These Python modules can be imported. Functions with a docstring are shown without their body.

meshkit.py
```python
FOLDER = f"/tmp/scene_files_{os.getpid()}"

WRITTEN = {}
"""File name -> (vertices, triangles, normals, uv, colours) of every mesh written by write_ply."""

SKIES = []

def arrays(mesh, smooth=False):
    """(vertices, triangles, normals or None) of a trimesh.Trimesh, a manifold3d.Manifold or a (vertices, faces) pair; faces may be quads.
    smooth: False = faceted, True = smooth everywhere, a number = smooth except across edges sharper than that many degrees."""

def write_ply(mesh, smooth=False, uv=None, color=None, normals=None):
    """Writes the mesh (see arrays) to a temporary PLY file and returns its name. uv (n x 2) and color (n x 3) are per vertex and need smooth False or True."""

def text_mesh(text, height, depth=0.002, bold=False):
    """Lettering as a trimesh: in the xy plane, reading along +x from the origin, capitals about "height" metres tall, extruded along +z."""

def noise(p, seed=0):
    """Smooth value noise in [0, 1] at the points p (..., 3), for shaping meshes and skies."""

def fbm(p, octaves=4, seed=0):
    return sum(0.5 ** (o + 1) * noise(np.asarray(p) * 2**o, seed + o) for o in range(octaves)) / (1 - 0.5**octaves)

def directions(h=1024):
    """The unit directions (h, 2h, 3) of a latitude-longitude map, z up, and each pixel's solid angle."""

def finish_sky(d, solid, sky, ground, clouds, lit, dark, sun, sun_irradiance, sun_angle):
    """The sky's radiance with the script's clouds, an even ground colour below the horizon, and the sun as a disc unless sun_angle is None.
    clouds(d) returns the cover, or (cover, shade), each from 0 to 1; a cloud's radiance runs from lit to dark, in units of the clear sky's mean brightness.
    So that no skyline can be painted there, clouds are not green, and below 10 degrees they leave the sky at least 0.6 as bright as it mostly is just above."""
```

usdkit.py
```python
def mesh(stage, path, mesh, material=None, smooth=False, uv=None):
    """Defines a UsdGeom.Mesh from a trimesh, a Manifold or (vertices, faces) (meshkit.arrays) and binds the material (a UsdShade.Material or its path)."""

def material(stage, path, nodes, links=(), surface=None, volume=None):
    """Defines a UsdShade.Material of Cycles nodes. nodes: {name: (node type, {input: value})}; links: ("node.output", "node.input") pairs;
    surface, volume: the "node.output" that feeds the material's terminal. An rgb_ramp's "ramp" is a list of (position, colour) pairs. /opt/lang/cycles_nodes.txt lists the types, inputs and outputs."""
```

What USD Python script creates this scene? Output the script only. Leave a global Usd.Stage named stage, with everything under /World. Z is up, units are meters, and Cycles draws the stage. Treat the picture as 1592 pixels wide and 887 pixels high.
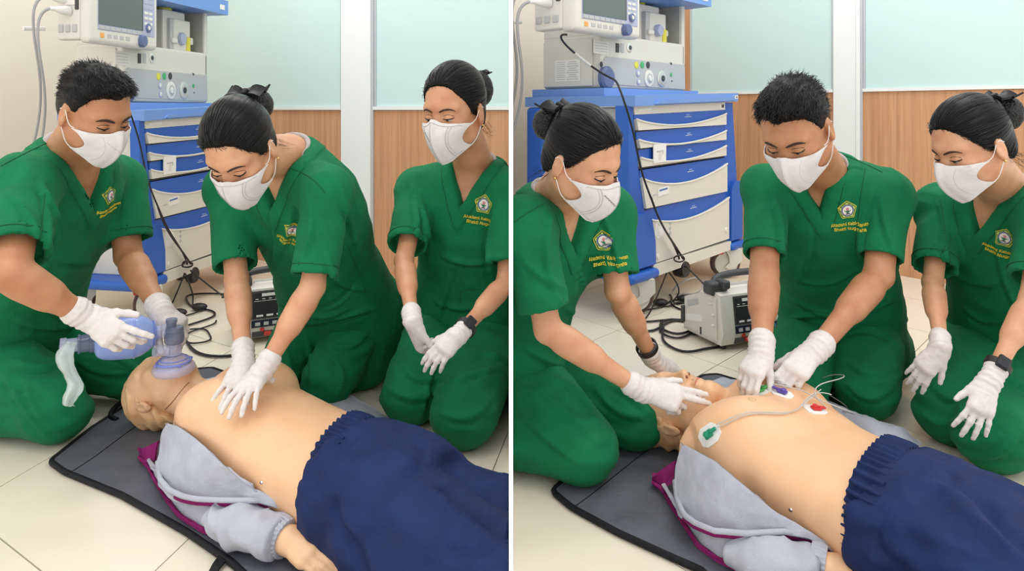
import math, random
import numpy as np, trimesh, manifold3d, usdkit, meshkit
from scipy import sparse
from scipy.interpolate import CubicSpline, RectBivariateSpline
from shapely.geometry import Polygon, LineString, Point, box as sbox
from pxr import Usd, UsdGeom, UsdLux, UsdShade, Gf, Sdf, Vt

# ------------------------------------------------------------------ camera, lights, exposure
stage = Usd.Stage.CreateInMemory()
UsdGeom.SetStageUpAxis(stage, 'Z'); UsdGeom.SetStageMetersPerUnit(stage, 1.0)
UsdGeom.Xform.Define(stage, '/World'); UsdGeom.Scope.Define(stage, '/World/Looks')
F, H, CX, CY = 1050.0, 0.87, 796.0, 170.0          # focal length in pixels, eye height, level horizon line of the frame
cam = UsdGeom.Camera.Define(stage, '/World/camera')
cam.AddTranslateOp().Set((0, 0, H)); cam.AddRotateXYZOp().Set((90, 0, 0))
cam.CreateHorizontalApertureAttr(36.0); cam.CreateVerticalApertureAttr(36.0 * 887 / 1592)
cam.CreateFocalLengthAttr(36.0 * F / 1592)
cam.CreateVerticalApertureOffsetAttr(-(443.5 - CY) * 36.0 / 1592)
cam.CreateFStopAttr(0.0); cam.CreateClippingRangeAttr((0.05, 100.0))
cam.CreateExposureAttr(-0.14)
dome = UsdLux.DomeLight.Define(stage, '/World/sky'); dome.CreateIntensityAttr(0.50); dome.CreateColorAttr((1.0, 0.985, 0.965))
def area_light(name, x, y, z, w, l, power, col=(1.0, 0.97, 0.93)):
    r = UsdLux.RectLight.Define(stage, '/World/' + name)
    r.CreateWidthAttr(w); r.CreateHeightAttr(l); r.CreateIntensityAttr(power); r.CreateColorAttr(col)
    r.AddTranslateOp().Set((x, y, z))
for i, (x, y) in enumerate(((-1.05, .9), (1.15, .9), (-1.25, 2.9), (1.45, 2.9))):
    area_light('ceiling_lamp_%03d' % i, x, y, 2.75, 1.2, 0.6, (5.6, 5.6, 8.8, 8.8)[i])

# ------------------------------------------------------------------ helpers
V = lambda *a: np.array(a, float)
nrm = lambda v: np.asarray(v, float) / max(np.linalg.norm(v), 1e-12)
def P(px, py, Y): return V((px - CX) / F * Y, Y, H - (py - CY) / F * Y)      # the point at depth Y seen at a pixel
def G(px, py, z=0.0):                                                        # the point at height z seen at a pixel
    return P(px, py, (H - z) * F / (py - CY))
def pix(p): return V(CX + F * p[0] / p[1], CY + F * (H - p[2]) / p[1])
def reach(a, px, py, L, far):
    """the point at distance L from a that is seen at a pixel (near or far solution; nearest point if out of reach)"""
    o, d = V(0, 0, H), nrm(P(px, py, 1.0) - V(0, 0, H))
    t0 = (a - o) @ d; h2 = L * L - ((o + t0 * d - a) ** 2).sum()
    return o + d * (t0 + (1 if far else -1) * math.sqrt(max(h2, 0)))
M = {}
def mat(name, nodes, links=(), surface='p.BSDF'):
    M[name] = usdkit.material(stage, '/World/Looks/' + name, nodes, links, surface); return M[name]
def plain(name, col, rough=0.5, **kw):
    return mat(name, {'p': ('principled_bsdf', dict(base_color=col, roughness=rough, **kw))})
def srgb(r, g, b):
    c = np.array([r, g, b]) / 255.0
    return tuple(float(x) for x in np.where(c <= 0.04045, c / 12.92, ((c + 0.055) / 1.055) ** 2.4))
used = {}
def numbered(path):
    k = used.get(path, -1) + 1; used[path] = k
    return path if k == 0 else '%s_%03d' % (path, k)
def trim(m, bay):
    """what stands against the slim partition between the two bays ends at it"""
    if bay is None: return m
    lim = -0.0058 if bay == 'L' else 0.0028
    v = np.asarray(m.vertices)
    if (bay == 'L' and v[:, 0].max() <= lim) or (bay == 'R' and v[:, 0].min() >= lim): return m
    n = [-1, 0, 0] if bay == 'L' else [1, 0, 0]
    try: return trimesh.intersections.slice_mesh_plane(m, n, [lim, 0, 0], cap=m.is_watertight)
    except Exception: return trimesh.intersections.slice_mesh_plane(m, n, [lim, 0, 0], cap=False)
def as_tm(m):
    if isinstance(m, trimesh.Trimesh): return m
    v, f, _ = meshkit.arrays(m); return trimesh.Trimesh(v, f, process=False)
def custom(prim, **kw):
    for k, v in kw.items():
        if v: prim.SetCustomDataByKey(k, v)
class Thing:
    """one top-level object: an Xform at its base whose children are its parts"""
    def __init__(s, name, label, cat, base=(0, 0, 0), bay=None, group=None, kind=None):
        s.path = numbered('/World/' + name); s.base = V(*base); s.bay = bay
        x = UsdGeom.Xform.Define(stage, s.path); x.AddTranslateOp().Set(tuple(s.base))
        custom(x.GetPrim(), label=label, category=cat, group=group, kind=kind)
    def add(s, name, mesh, m, smooth=35, parent=None, label=None, strand=None, kind=None):
        mesh = trim(as_tm(mesh), s.bay)
        if len(mesh.faces) == 0: return None
        path = numbered((parent or s.path) + '/' + name)
        mm = trimesh.Trimesh(np.asarray(mesh.vertices) - s.base, mesh.faces, process=False)
        g = usdkit.mesh(stage, path, mm, M[m], smooth=smooth)
        if strand is not None:
            UsdGeom.PrimvarsAPI(g).CreatePrimvar('strand', Sdf.ValueTypeNames.Float3Array, 'vertex').Set(Vt.Vec3fArray.FromNumpy(strand(np.array(g.GetPointsAttr().Get()) + s.base).astype(np.float32)))
        custom(g.GetPrim(), label=label, kind=kind)
        return path
    def curves(s, name, lines, width, m, parent=None, kind=None):
        path = numbered((parent or s.path) + '/' + name)
        c = UsdGeom.BasisCurves.Define(stage, path)
        pts = np.concatenate(lines) - s.base
        c.CreatePointsAttr(Vt.Vec3fArray.FromNumpy(pts.astype(np.float32)))
        c.CreateCurveVertexCountsAttr([len(l) for l in lines]); c.CreateTypeAttr('linear')
        w = np.concatenate([np.linspace(1, .25, len(l)) * width for l in lines])
        c.CreateWidthsAttr(Vt.FloatArray.FromNumpy(w.astype(np.float32))); c.SetWidthsInterpolation('vertex')
        UsdShade.MaterialBindingAPI.Apply(c.GetPrim()).Bind(M[m]); custom(c.GetPrim(), kind=kind); return path
def one(name, mesh, m, label=None, cat=None, bay=None, group=None, kind=None, smooth=35):
    mesh = trim(as_tm(mesh), bay)
    path = numbered('/World/' + name)
    g = usdkit.mesh(stage, path, mesh, M[m], smooth=smooth)
    custom(g.GetPrim(), label=label, category=cat, group=group, kind=kind); return path

# ---- plain shapes
cat = trimesh.util.concatenate
def rbox(size, r=0.004, c=(0, 0, 0), seg=2):
    """a box with rounded edges"""
    sx, sy, sz = [max(x / 2 - r, 1e-4) for x in size]
    if r <= 0: m = trimesh.creation.box(size); m.apply_translation(c); return m
    u = trimesh.creation.icosphere(seg - 1 if seg > 0 else 0, r)
    pts = [u.vertices + V(a * sx, b * sy, d * sz) for a in (-1, 1) for b in (-1, 1) for d in (-1, 1)]
    m = as_tm(manifold3d.Manifold.hull_points(np.concatenate(pts)))
    m.apply_translation(c); return m
def frame(m, o, x, y, z):
    """moves a mesh made in x right, y back, z up to the frame (o; x, y, z)"""
    T = np.eye(4); T[:3, 0], T[:3, 1], T[:3, 2], T[:3, 3] = x, y, z, o
    m = m.copy(); m.apply_transform(T); return m
def prism(poly, d, o=None):
    return trimesh.creation.extrude_polygon(poly, d, engine='earcut')
def smooth_line(pts, n=40):
    pts = np.asarray(pts, float)
    if len(pts) < 3: return np.linspace(pts[0], pts[-1], n)
    t = np.r_[0, np.cumsum(np.linalg.norm(np.diff(pts, axis=0), axis=1) + 1e-9)]
    return CubicSpline(t, pts)(np.linspace(0, t[-1], n))
def tube(pts, r, sides=8, n=None, cap=True):
    p = smooth_line(pts, n) if n else np.asarray(pts, float)
    r = np.broadcast_to(np.asarray(r, float), (len(p),)) if np.ndim(r) == 0 or len(np.atleast_1d(r)) == len(p) else np.interp(np.linspace(0, 1, len(p)), np.linspace(0, 1, len(r)), r)
    t = np.gradient(p, axis=0); t /= np.linalg.norm(t, axis=1, keepdims=True) + 1e-12
    a = np.zeros_like(p); ref = V(0, 0, 1) if abs(t[0][2]) < .9 else V(1, 0, 0)
    u = nrm(np.cross(t[0], ref))
    for i in range(len(p)):
        u = nrm(u - t[i] * (u @ t[i])); a[i] = u
    b = np.cross(t, a); ang = np.arange(sides) * 2 * np.pi / sides
    v = p[:, None] + r[:, None, None] * (np.cos(ang)[None, :, None] * a[:, None] + np.sin(ang)[None, :, None] * b[:, None])
    return skin(v.reshape(len(p), sides, 3), cap)
def skin(rings, cap=True):
    """closed rings joined into a tube"""
    n, s = rings.shape[:2]; v = rings.reshape(-1, 3)
    i, j = np.meshgrid(np.arange(n - 1), np.arange(s), indexing='ij')
    a, b, c, d = i * s + j, i * s + (j + 1) % s, (i + 1) * s + (j + 1) % s, (i + 1) * s + j
    f = np.vstack([np.stack([a, b, c], -1).reshape(-1, 3), np.stack([a, c, d], -1).reshape(-1, 3)])
    if cap:
        k = len(v); v = np.vstack([v, rings[0].mean(0), rings[-1].mean(0)]); q = np.arange(s)
        f = np.vstack([f, np.stack([(q + 1) % s, q, np.full(s, k)], -1), np.stack([(n - 1) * s + q, (n - 1) * s + (q + 1) % s, np.full(s, k + 1)], -1)])
    m = trimesh.Trimesh(v, f, process=False)
    if m.volume < 0: m.invert()
    return m
def lathe(prof, o=(0, 0, 0), axis=(0, 0, 1), n=32):
    """profile of (radius, height) turned round an axis"""
    z = nrm(axis); x = nrm(np.cross(z, V(0, 1, 0) if abs(z[1]) < .9 else V(1, 0, 0))); y = np.cross(z, x)
    a = np.arange(n) * 2 * np.pi / n
    rings = np.array([V(*o) + z * h + r * (np.cos(a)[:, None] * x + np.sin(a)[:, None] * y) for r, h in prof])
    return skin(rings, True)
def sheet(grid, th, nu=40, nv=40, amp=0.0, scale=20, seed=0, sm=True):
    """a cloth: a grid of points (rows, columns, 3) made smooth, given thickness; amp adds soft wrinkles"""
    g = np.asarray(grid, float); R, C = g.shape[:2]
    u, v = np.linspace(0, 1, R), np.linspace(0, 1, C)
    uu, vv = np.linspace(0, 1, nu), np.linspace(0, 1, nv)
    S = np.stack([RectBivariateSpline(u, v, g[:, :, k], kx=min(3, R - 1), ky=min(3, C - 1))(uu, vv) for k in range(3)], -1)
    du, dv = np.gradient(S, axis=0), np.gradient(S, axis=1)
    n = np.cross(du, dv); n /= np.linalg.norm(n, axis=2, keepdims=True) + 1e-12
    if n[..., 2].mean() < 0: n = -n
    if amp: S = S + n * ((meshkit.fbm(S * scale, 3, seed) - .5) * 2 * amp)[..., None]
    top, bot = S, S - n * th
    idx = np.arange(nu * nv).reshape(nu, nv); N = nu * nv
    a, b, c, d = idx[:-1, :-1].ravel(), idx[1:, :-1].ravel(), idx[1:, 1:].ravel(), idx[:-1, 1:].ravel()
    f = np.vstack([np.stack([a, b, c], 1), np.stack([a, c, d], 1)]); fb = f[:, ::-1] + N
    rim = np.r_[idx[0, :-1], idx[:-1, -1], idx[-1, :0:-1], idx[:0:-1, 0]]; r2 = np.roll(rim, -1)
    fs = np.vstack([np.stack([rim, rim + N, r2], 1), np.stack([r2, rim + N, r2 + N], 1)])
    m = trimesh.Trimesh(np.vstack([top.reshape(-1, 3), bot.reshape(-1, 3)]), np.vstack([f, fb, fs]), process=False)
    if m.volume < 0: m.invert()
    return m
def taubin(m, it=6, lam=.5, mu=-.53):
    v, e = np.array(m.vertices), m.edges_unique
    A = sparse.coo_matrix((np.ones(2 * len(e)), (np.r_[e[:, 0], e[:, 1]], np.r_[e[:, 1], e[:, 0]])), shape=(len(v),) * 2).tocsr()
    d = np.maximum(np.asarray(A.sum(1)), 1)
    for i in range(it):
        for k in (lam, mu): v = v + k * (A @ v / d - v)
    return trimesh.Trimesh(v, m.faces, process=False)

# ---- bodies: a distance field of soft-joined limbs, meshed in one piece
class Field:
    def __init__(s): s.ops = []
    def add(s, fn, lo, hi, k=.01, op='u'): s.ops.append((fn, np.asarray(lo, float), np.asarray(hi, float), k, op)); return s
    def cone(s, a, b, ra, rb, k=.012, op='u'):
        a, b = np.asarray(a, float), np.asarray(b, float); ab = b - a; L = max(ab @ ab, 1e-12); r = max(ra, rb)
        def fn(p):
            t = np.clip((p - a) @ ab / L, 0, 1)
            q = p - a - t[..., None] * ab
            return np.sqrt((q * q).sum(-1)) - (ra + (rb - ra) * t)
        return s.add(fn, np.minimum(a, b) - r, np.maximum(a, b) + r, k, op)
    def ell(s, c, R, rad, k=.012, op='u', power=2.0):
        c, R, rad = np.asarray(c, float), np.asarray(R, float), np.asarray(rad, float)
        def fn(p):
            q = np.abs((p - c) @ R.T) / rad
            if power == 2.0: k0 = np.sqrt((q * q).sum(-1))
            else: k0 = (q ** power).sum(-1) ** (1 / power)
            return (k0 - 1) * rad.min() * (1 + 0 * k0)
        e = np.sqrt(((R * rad[:, None]) ** 2).sum(0)) * (1.0 if power == 2.0 else 1.25)
        return s.add(fn, c - e, c + e, k, op)
    def loft(s, C, Rt, Fw, A, B, k=.012, op='u', power=2.3, t=None):
        """elliptic sections: centres C, side vectors Rt, front vectors Fw, half widths A, half depths B"""
        C, Rt, Fw = np.asarray(C, float), np.asarray(Rt, float), np.asarray(Fw, float); A, B = np.asarray(A, float), np.asarray(B, float)
        ax = C[-1] - C[0]; L = np.linalg.norm(ax); ax = ax / L
        T = (C - C[0]) @ ax; o = C[0]
        def fn(p):
            tt = (p - o) @ ax; tc = np.clip(tt, T[0], T[-1])
            I = lambda arr: np.stack([np.interp(tc, T, arr[:, i]) for i in range(3)], -1)
            q = p - I(C); r, f = I(Rt), I(Fw)
            r /= np.linalg.norm(r, axis=-1, keepdims=True); f /= np.linalg.norm(f, axis=-1, keepdims=True)
            a, b = np.interp(tc, T, A), np.interp(tc, T, B)
            m = np.minimum(a, b)
            d = (((np.abs((q * r).sum(-1)) / a) ** power + (np.abs((q * f).sum(-1)) / b) ** power) ** (1 / power) - 1) * m
            over = np.maximum(np.maximum(T[0] - tt, tt - T[-1]), 0)
            return np.where(over > 0, np.hypot(np.maximum(d, 0), over), np.maximum(d, np.maximum(T[0] - tt, tt - T[-1])))
        m = max(A.max(), B.max()) * 1.05
        return s.add(fn, C.min(0) - m, C.max(0) + m, k, op)
    def mesh(s, h, it=3, floor=None):
        u = [o for o in s.ops if o[4] == 'u']
        lo = np.min([o[1] for o in u], 0) - 4 * h - .01; hi = np.max([o[2] for o in u], 0) + 4 * h + .01
        if floor is not None: lo[2] = max(lo[2], floor - 3 * h)
        n = np.ceil((hi - lo) / h).astype(int) + 1
        D = np.full(n, 1.0, np.float32)
        ax = [lo[i] + h * np.arange(n[i]) for i in range(3)]
        for fn, l, hh, k, op in s.ops:
            pad = 3 * h + k
            i0 = np.clip(np.floor((l - pad - lo) / h).astype(int), 0, n - 1); i1 = np.clip(np.ceil((hh + pad - lo) / h).astype(int) + 1, 1, n)
            if (i1 <= i0).any(): continue
            sl = tuple(slice(a, b) for a, b in zip(i0, i1))
            p = np.stack(np.meshgrid(*[ax[i][sl[i]] for i in range(3)], indexing='ij'), -1)
            d = fn(p).astype(np.float32); a = D[sl]
            if op == 'u':
                hm = np.maximum(k - np.abs(a - d), 0) / k; D[sl] = np.minimum(a, d) - hm * hm * k * .25
            elif op == 's':
                d = -d; hm = np.maximum(k - np.abs(a - d), 0) / k; D[sl] = np.maximum(a, d) + hm * hm * k * .25
            elif op == 'd': D[sl] = a + d          # displacement
        if floor is not None: D = np.maximum(D, (floor - ax[2])[None, None, :].astype(np.float32))
        D[0], D[-1], D[:, 0], D[:, -1], D[:, :, 0], D[:, :, -1] = (np.maximum(x, .01) for x in (D[0], D[-1], D[:, 0], D[:, -1], D[:, :, 0], D[:, :, -1]))
        m = nets(D, lo, h)
        return taubin(m, it) if it else m
def nets(D, lo, h):
    s = D < 0
    c = s[:-1, :-1, :-1].astype(np.int8)
    for o in range(1, 8): c = c + s[o & 1:(-1 if not o & 1 else None), (o >> 1) & 1:(-1 if not (o >> 1) & 1 else None), o >> 2:(-1 if not o >> 2 else None)]
    I = np.argwhere((c > 0) & (c < 8)); idx = np.full(c.shape, -1, np.int32); idx[tuple(I.T)] = np.arange(len(I))
    off = np.array([[o & 1, (o >> 1) & 1, o >> 2] for o in range(8)])
    val = np.stack([D[tuple((I + q).T)] for q in off], 1)
    acc, cnt = np.zeros((len(I), 3)), np.zeros(len(I))
    for a in range(8):
        for bit in (1, 2, 4):
            if a & bit: continue
            b = a | bit; va, vb = val[:, a], val[:, b]; x = (va < 0) != (vb < 0)
            t = np.where(x, va / np.where(x, va - vb, 1), 0)
            acc += np.where(x[:, None], off[a] + t[:, None] * (off[b] - off[a]), 0); cnt += x
    v = lo + h * (I + acc / cnt[:, None])
    F_ = []
    for axn in range(3):
        j, k = (axn + 1) % 3, (axn + 2) % 3
        a = np.take(s, range(0, s.shape[axn] - 1), axn); b = np.take(s, range(1, s.shape[axn]), axn)
        E = np.argwhere(a != b)
        E = E[(E[:, j] > 0) & (E[:, k] > 0) & (E[:, j] < s.shape[j] - 1) & (E[:, k] < s.shape[k] - 1)]
        q = []
        for dj, dk in ((1, 1), (0, 1), (0, 0), (1, 0)):
            e = E.copy(); e[:, j] -= dj; e[:, k] -= dk; q.append(idx[tuple(e.T)])
        q = np.stack(q, 1); inside = s[tuple(E.T)]
        q[~inside] = q[~inside][:, ::-1]; F_.append(q)
    q = np.vstack(F_)
    return trimesh.Trimesh(v, np.vstack([q[:, [0, 1, 2]], q[:, [0, 2, 3]]]), process=False)
# ---- marks on a surface
def cast(m, pts2d):
    """where the lines of sight through pixels meet a mesh: points, normals, hit flags"""
    o = V(0, 0, H); d = np.array([nrm(P(x, y, 1.0) - o) for x, y in pts2d])
    return cast_dir(m, np.repeat(o[None], len(d), 0), d)
def cast_dir(m, o, d):
    loc, ray, tri = m.ray.intersects_location(o, d, multiple_hits=False)
    p, n, ok = np.zeros((len(o), 3)), np.zeros((len(o), 3)), np.zeros(len(o), bool)
    p[ray], ok[ray] = loc, True; n[ray] = m.face_normals[tri]
    return p, n, ok
def crease(m, strokes):
    """folds: strokes of (pixel polyline, width, height) pressed into or raised from a cloth"""
    v = np.array(m.vertices); vn = np.array(m.vertex_normals); out = np.zeros(len(v))
    from scipy.spatial import cKDTree
    for pts, w, amp in strokes:
        line = smooth_line(np.array(pts, float), 24)
        p, n, ok = cast(m, line)
        if ok.sum() < 3: continue
        q = p[ok]
        keep = np.r_[True, np.linalg.norm(np.diff(q, axis=0), axis=1) < .12]
        q = q[keep]; fade = np.sin(np.pi * np.clip(np.linspace(.12, .88, len(q)), 0, 1))
        d, k = cKDTree(q).query(v, distance_upper_bound=2.6 * w); hit = np.isfinite(d)
        out[hit] += amp * fade[k[hit]] * np.exp(-(d[hit] / w) ** 2)
    m2 = trimesh.Trimesh(v + vn * out[:, None], m.faces, process=False); return m2
def wrinkle(m, amp, scale=(9, 9, 9), seed=0, lim=None):
    v = np.array(m.vertices); vn = np.array(m.vertex_normals)
    q = v * np.asarray(scale)
    r = 1 - np.abs(meshkit.fbm(q + 1.5 * meshkit.noise(v * 4, seed + 9)[:, None], 2, seed) * 2 - 1) * 2
    d = np.clip(r, -.6, 1) * amp
    if lim is not None: d = d * lim(v)
    return trimesh.Trimesh(v + vn * d[:, None], m.faces, process=False)
# ------------------------------------------------------------------ materials
def fabric(name, col, rough=.85, var=.12, weave=900, bump=.12, sheen=.0):
    c = np.array(col)
    mat(name, {'g': ('geometry', {}), 'n': ('noise_texture', dict(scale=14.0, detail=3.0)), 'w': ('noise_texture', dict(scale=float(weave), detail=1.0)),
               'r': ('rgb_ramp', {'ramp': [(.3, tuple(c * (1 - var))), (.7, tuple(np.minimum(c * (1 + var), 1)))]}),
               'b': ('bump', dict(strength=bump, distance=.002)), 'n2': ('noise_texture', dict(scale=38.0, detail=4.0, distortion=.8)), 'b2': ('bump', dict(strength=.35, distance=.006)),
               'p': ('principled_bsdf', dict(roughness=rough, sheen_weight=sheen, sheen_roughness=.5, specular_ior_level=.22))},
        [('g.position', 'n.vector'), ('g.position', 'w.vector'), ('g.position', 'n2.vector'), ('n.fac', 'r.fac'), ('r.color', 'p.base_color'), ('n2.fac', 'b2.height'), ('b2.normal', 'b.normal'), ('w.fac', 'b.height'), ('b.normal', 'p.normal')])
def flesh(name, col, var=.10, rough=.5, red=(1.0, .85, .8)):
    c = np.array(col)
    mat(name, {'g': ('geometry', {}), 'n': ('noise_texture', dict(scale=22.0, detail=4.0)), 'r': ('rgb_ramp', {'ramp': [(.3, tuple(c * (1 - var) * np.array(red))), (.7, tuple(np.minimum(c * (1 + var * .6), 1)))]}),
               'w': ('noise_texture', dict(scale=420.0, detail=2.0)), 'b': ('bump', dict(strength=.12, distance=.001)),
               'p': ('principled_bsdf', dict(roughness=rough, subsurface_weight=.12, subsurface_scale=.006, subsurface_radius=(1.0, .35, .2)))},
        [('g.position', 'n.vector'), ('g.position', 'w.vector'), ('n.fac', 'r.fac'), ('r.color', 'p.base_color'), ('w.fac', 'b.height'), ('b.normal', 'p.normal')])
fabric('scrub', (.0035, .158, .058), var=.12, rough=.85, bump=.25, sheen=.02)
fabric('scrub_trim', (.004, .165, .055), var=.06, rough=.8)
fabric('navy', (.0075, .021, .088), var=.16, rough=.72, bump=.1)
fabric('jacket_grey', (.43, .45, .52), var=.08, weave=500, bump=.5)
fabric('magenta', (.22, .012, .115), var=.1)
fabric('mat_grey', (.105, .115, .138), var=.12, rough=.45, weave=700, bump=.15)
fabric('black_tape', (.008, .009, .012), rough=.6)
fabric('mask_white', (.70, .68, .68), var=.03, weave=700, bump=.1, rough=.9)
fabric('scarf', (.42, .38, .37), var=.2)
fabric('bow', (.010, .010, .012), rough=.45)
flesh('skin_tan', (.50, .245, .125)); flesh('skin_light', (.63, .345, .20)); flesh('skin_mid', (.58, .305, .17))
flesh('dummy', (.82, .50, .29), var=.03, rough=.42, red=(1, .97, .95))
flesh('dummy_hair', (.78, .50, .26), var=.12, rough=.5)
plain('dummy_dark', (.30, .12, .06), .6); plain('dummy_lip', (.62, .22, .15), .5)
mat('glove', {'g': ('geometry', {}), 'n': ('noise_texture', dict(scale=60.0, detail=4.0, distortion=1.2)), 'b': ('bump', dict(strength=.35, distance=.003)),
              'r': ('rgb_ramp', {'ramp': [(.3, (.66, .61, .59)), (.7, (.735, .685, .665))]}), 'p': ('principled_bsdf', dict(roughness=.5, subsurface_weight=.1, subsurface_scale=.005))},
    [('g.position', 'n.vector'), ('n.fac', 'b.height'), ('n.fac', 'r.fac'), ('r.color', 'p.base_color'), ('b.normal', 'p.normal')])
mat('hair', {'a': ('attribute', {'attribute': 'strand'}), 'n': ('noise_texture', dict(scale=26.0, detail=4.0, roughness=.7)), 'b': ('bump', dict(strength=.9, distance=.006)),
             'r': ('rgb_ramp', {'ramp': [(.35, (.0025, .0025, .003)), (.75, (.009, .008, .009))]}), 'p': ('principled_bsdf', dict(roughness=.28, specular_ior_level=.18))},
    [('a.vector', 'n.vector'), ('n.fac', 'b.height'), ('n.fac', 'r.fac'), ('r.color', 'p.base_color'), ('b.normal', 'p.normal')])
mat('hair_net', {'g': ('geometry', {}), 'n': ('voronoi_texture', dict(scale=220.0)), 'b': ('bump', dict(strength=1.0, distance=.003)), 'p': ('principled_bsdf', dict(base_color=(.006, .006, .007), roughness=.5))},
    [('g.position', 'n.vector'), ('n.distance', 'b.height'), ('b.normal', 'p.normal')])
plain('hair_strand', (.0022, .0021, .0025), .24, specular_ior_level=.38); plain('brow', (.035, .018, .012), .8); plain('lash', (.012, .008, .007), .6)
plain('eye_white', (.55, .50, .47), .3); plain('iris', (.012, .008, .006), .15)
plain('seam_white', (.50, .48, .48), .9); plain('loop', (.85, .85, .86), .7); plain('seam', (.16, .16, .17), .8); plain('print_grey', (.33, .33, .36), .7)
plain('gold', (.75, .52, .2), .3, metallic=1.0); plain('silver', (.7, .7, .72), .3, metallic=1.0)
plain('watch_black', (.012, .012, .014), .5); plain('watch_glass', (.01, .01, .016), .12)
plain('thread_yellow', (.62, .52, .045), .7); plain('crest_white', (.80, .76, .72), .7); plain('crest_green', (.01, .16, .07), .7)
plain('crest_yellow', (.55, .58, .08), .7); plain('crest_pink', (.62, .22, .25), .7); plain('crest_blue', (.10, .14, .28), .7); plain('stitch', (.003, .10, .035), .9)
plain('shoe_black', (.012, .012, .013), .7); plain('shoe_white', (.75, .75, .74), .6)
mat('wall_paint', {'g': ('geometry', {}), 'n': ('noise_texture', dict(scale=180.0, detail=2.0)), 'b': ('bump', dict(strength=.06, distance=.002)), 'p': ('principled_bsdf', dict(base_color=(.80, .73, .63), roughness=.7))},
    [('g.position', 'n.vector'), ('n.fac', 'b.height'), ('b.normal', 'p.normal')])
plain('post_white', (.82, .85, .85), .45); plain('post_edge', (.55, .57, .60), .35, metallic=.3); plain('partition_white', (.97, .97, .97), .5)
plain('frosted', (.57, .75, .735), .30)
plain('rail', (.80, .82, .82), .4)
mat('wood', {'t': ('texture_coordinate', {}), 'm': ('mapping', dict(scale=(46.0, 46.0, 1.2))), 'n': ('noise_texture', dict(scale=1.0, detail=5.0, roughness=.62)), 'm2': ('mapping', dict(scale=(240.0, 240.0, 5.0))), 'n2': ('noise_texture', dict(scale=1.0, detail=3.0)),
             'x': ('mix', dict(fac=.35)), 'r': ('rgb_ramp', {'ramp': [(.30, (.36, .165, .075)), (.48, (.56, .285, .142)), (.66, (.69, .39, .21))]}), 'p': ('principled_bsdf', dict(roughness=.42))},
    [('t.object', 'm.vector'), ('m.vector', 'n.vector'), ('t.object', 'm2.vector'), ('m2.vector', 'n2.vector'), ('n.color', 'x.color1'), ('n2.color', 'x.color2'), ('x.color', 'r.fac'), ('r.color', 'p.base_color')])
for i, t in enumerate(((.80, .73, .60), (.82, .75, .62), (.785, .715, .59))):
    mat('tile_%03d' % i, {'g': ('geometry', {}), 'n': ('noise_texture', dict(scale=3.0, detail=3.0)), 'r': ('rgb_ramp', {'ramp': [(.3, tuple(np.array(t) * .96)), (.7, t)]}),
        'n2': ('noise_texture', dict(scale=9.0)), 'b': ('bump', dict(strength=.03, distance=.004)), 'p': ('principled_bsdf', dict(roughness=.16, specular_ior_level=.45))},
        [('g.position', 'n.vector'), ('g.position', 'n2.vector'), ('n.fac', 'r.fac'), ('r.color', 'p.base_color'), ('n2.fac', 'b.height'), ('b.normal', 'p.normal')])
plain('grout', (.30, .27, .23), .9)

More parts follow.
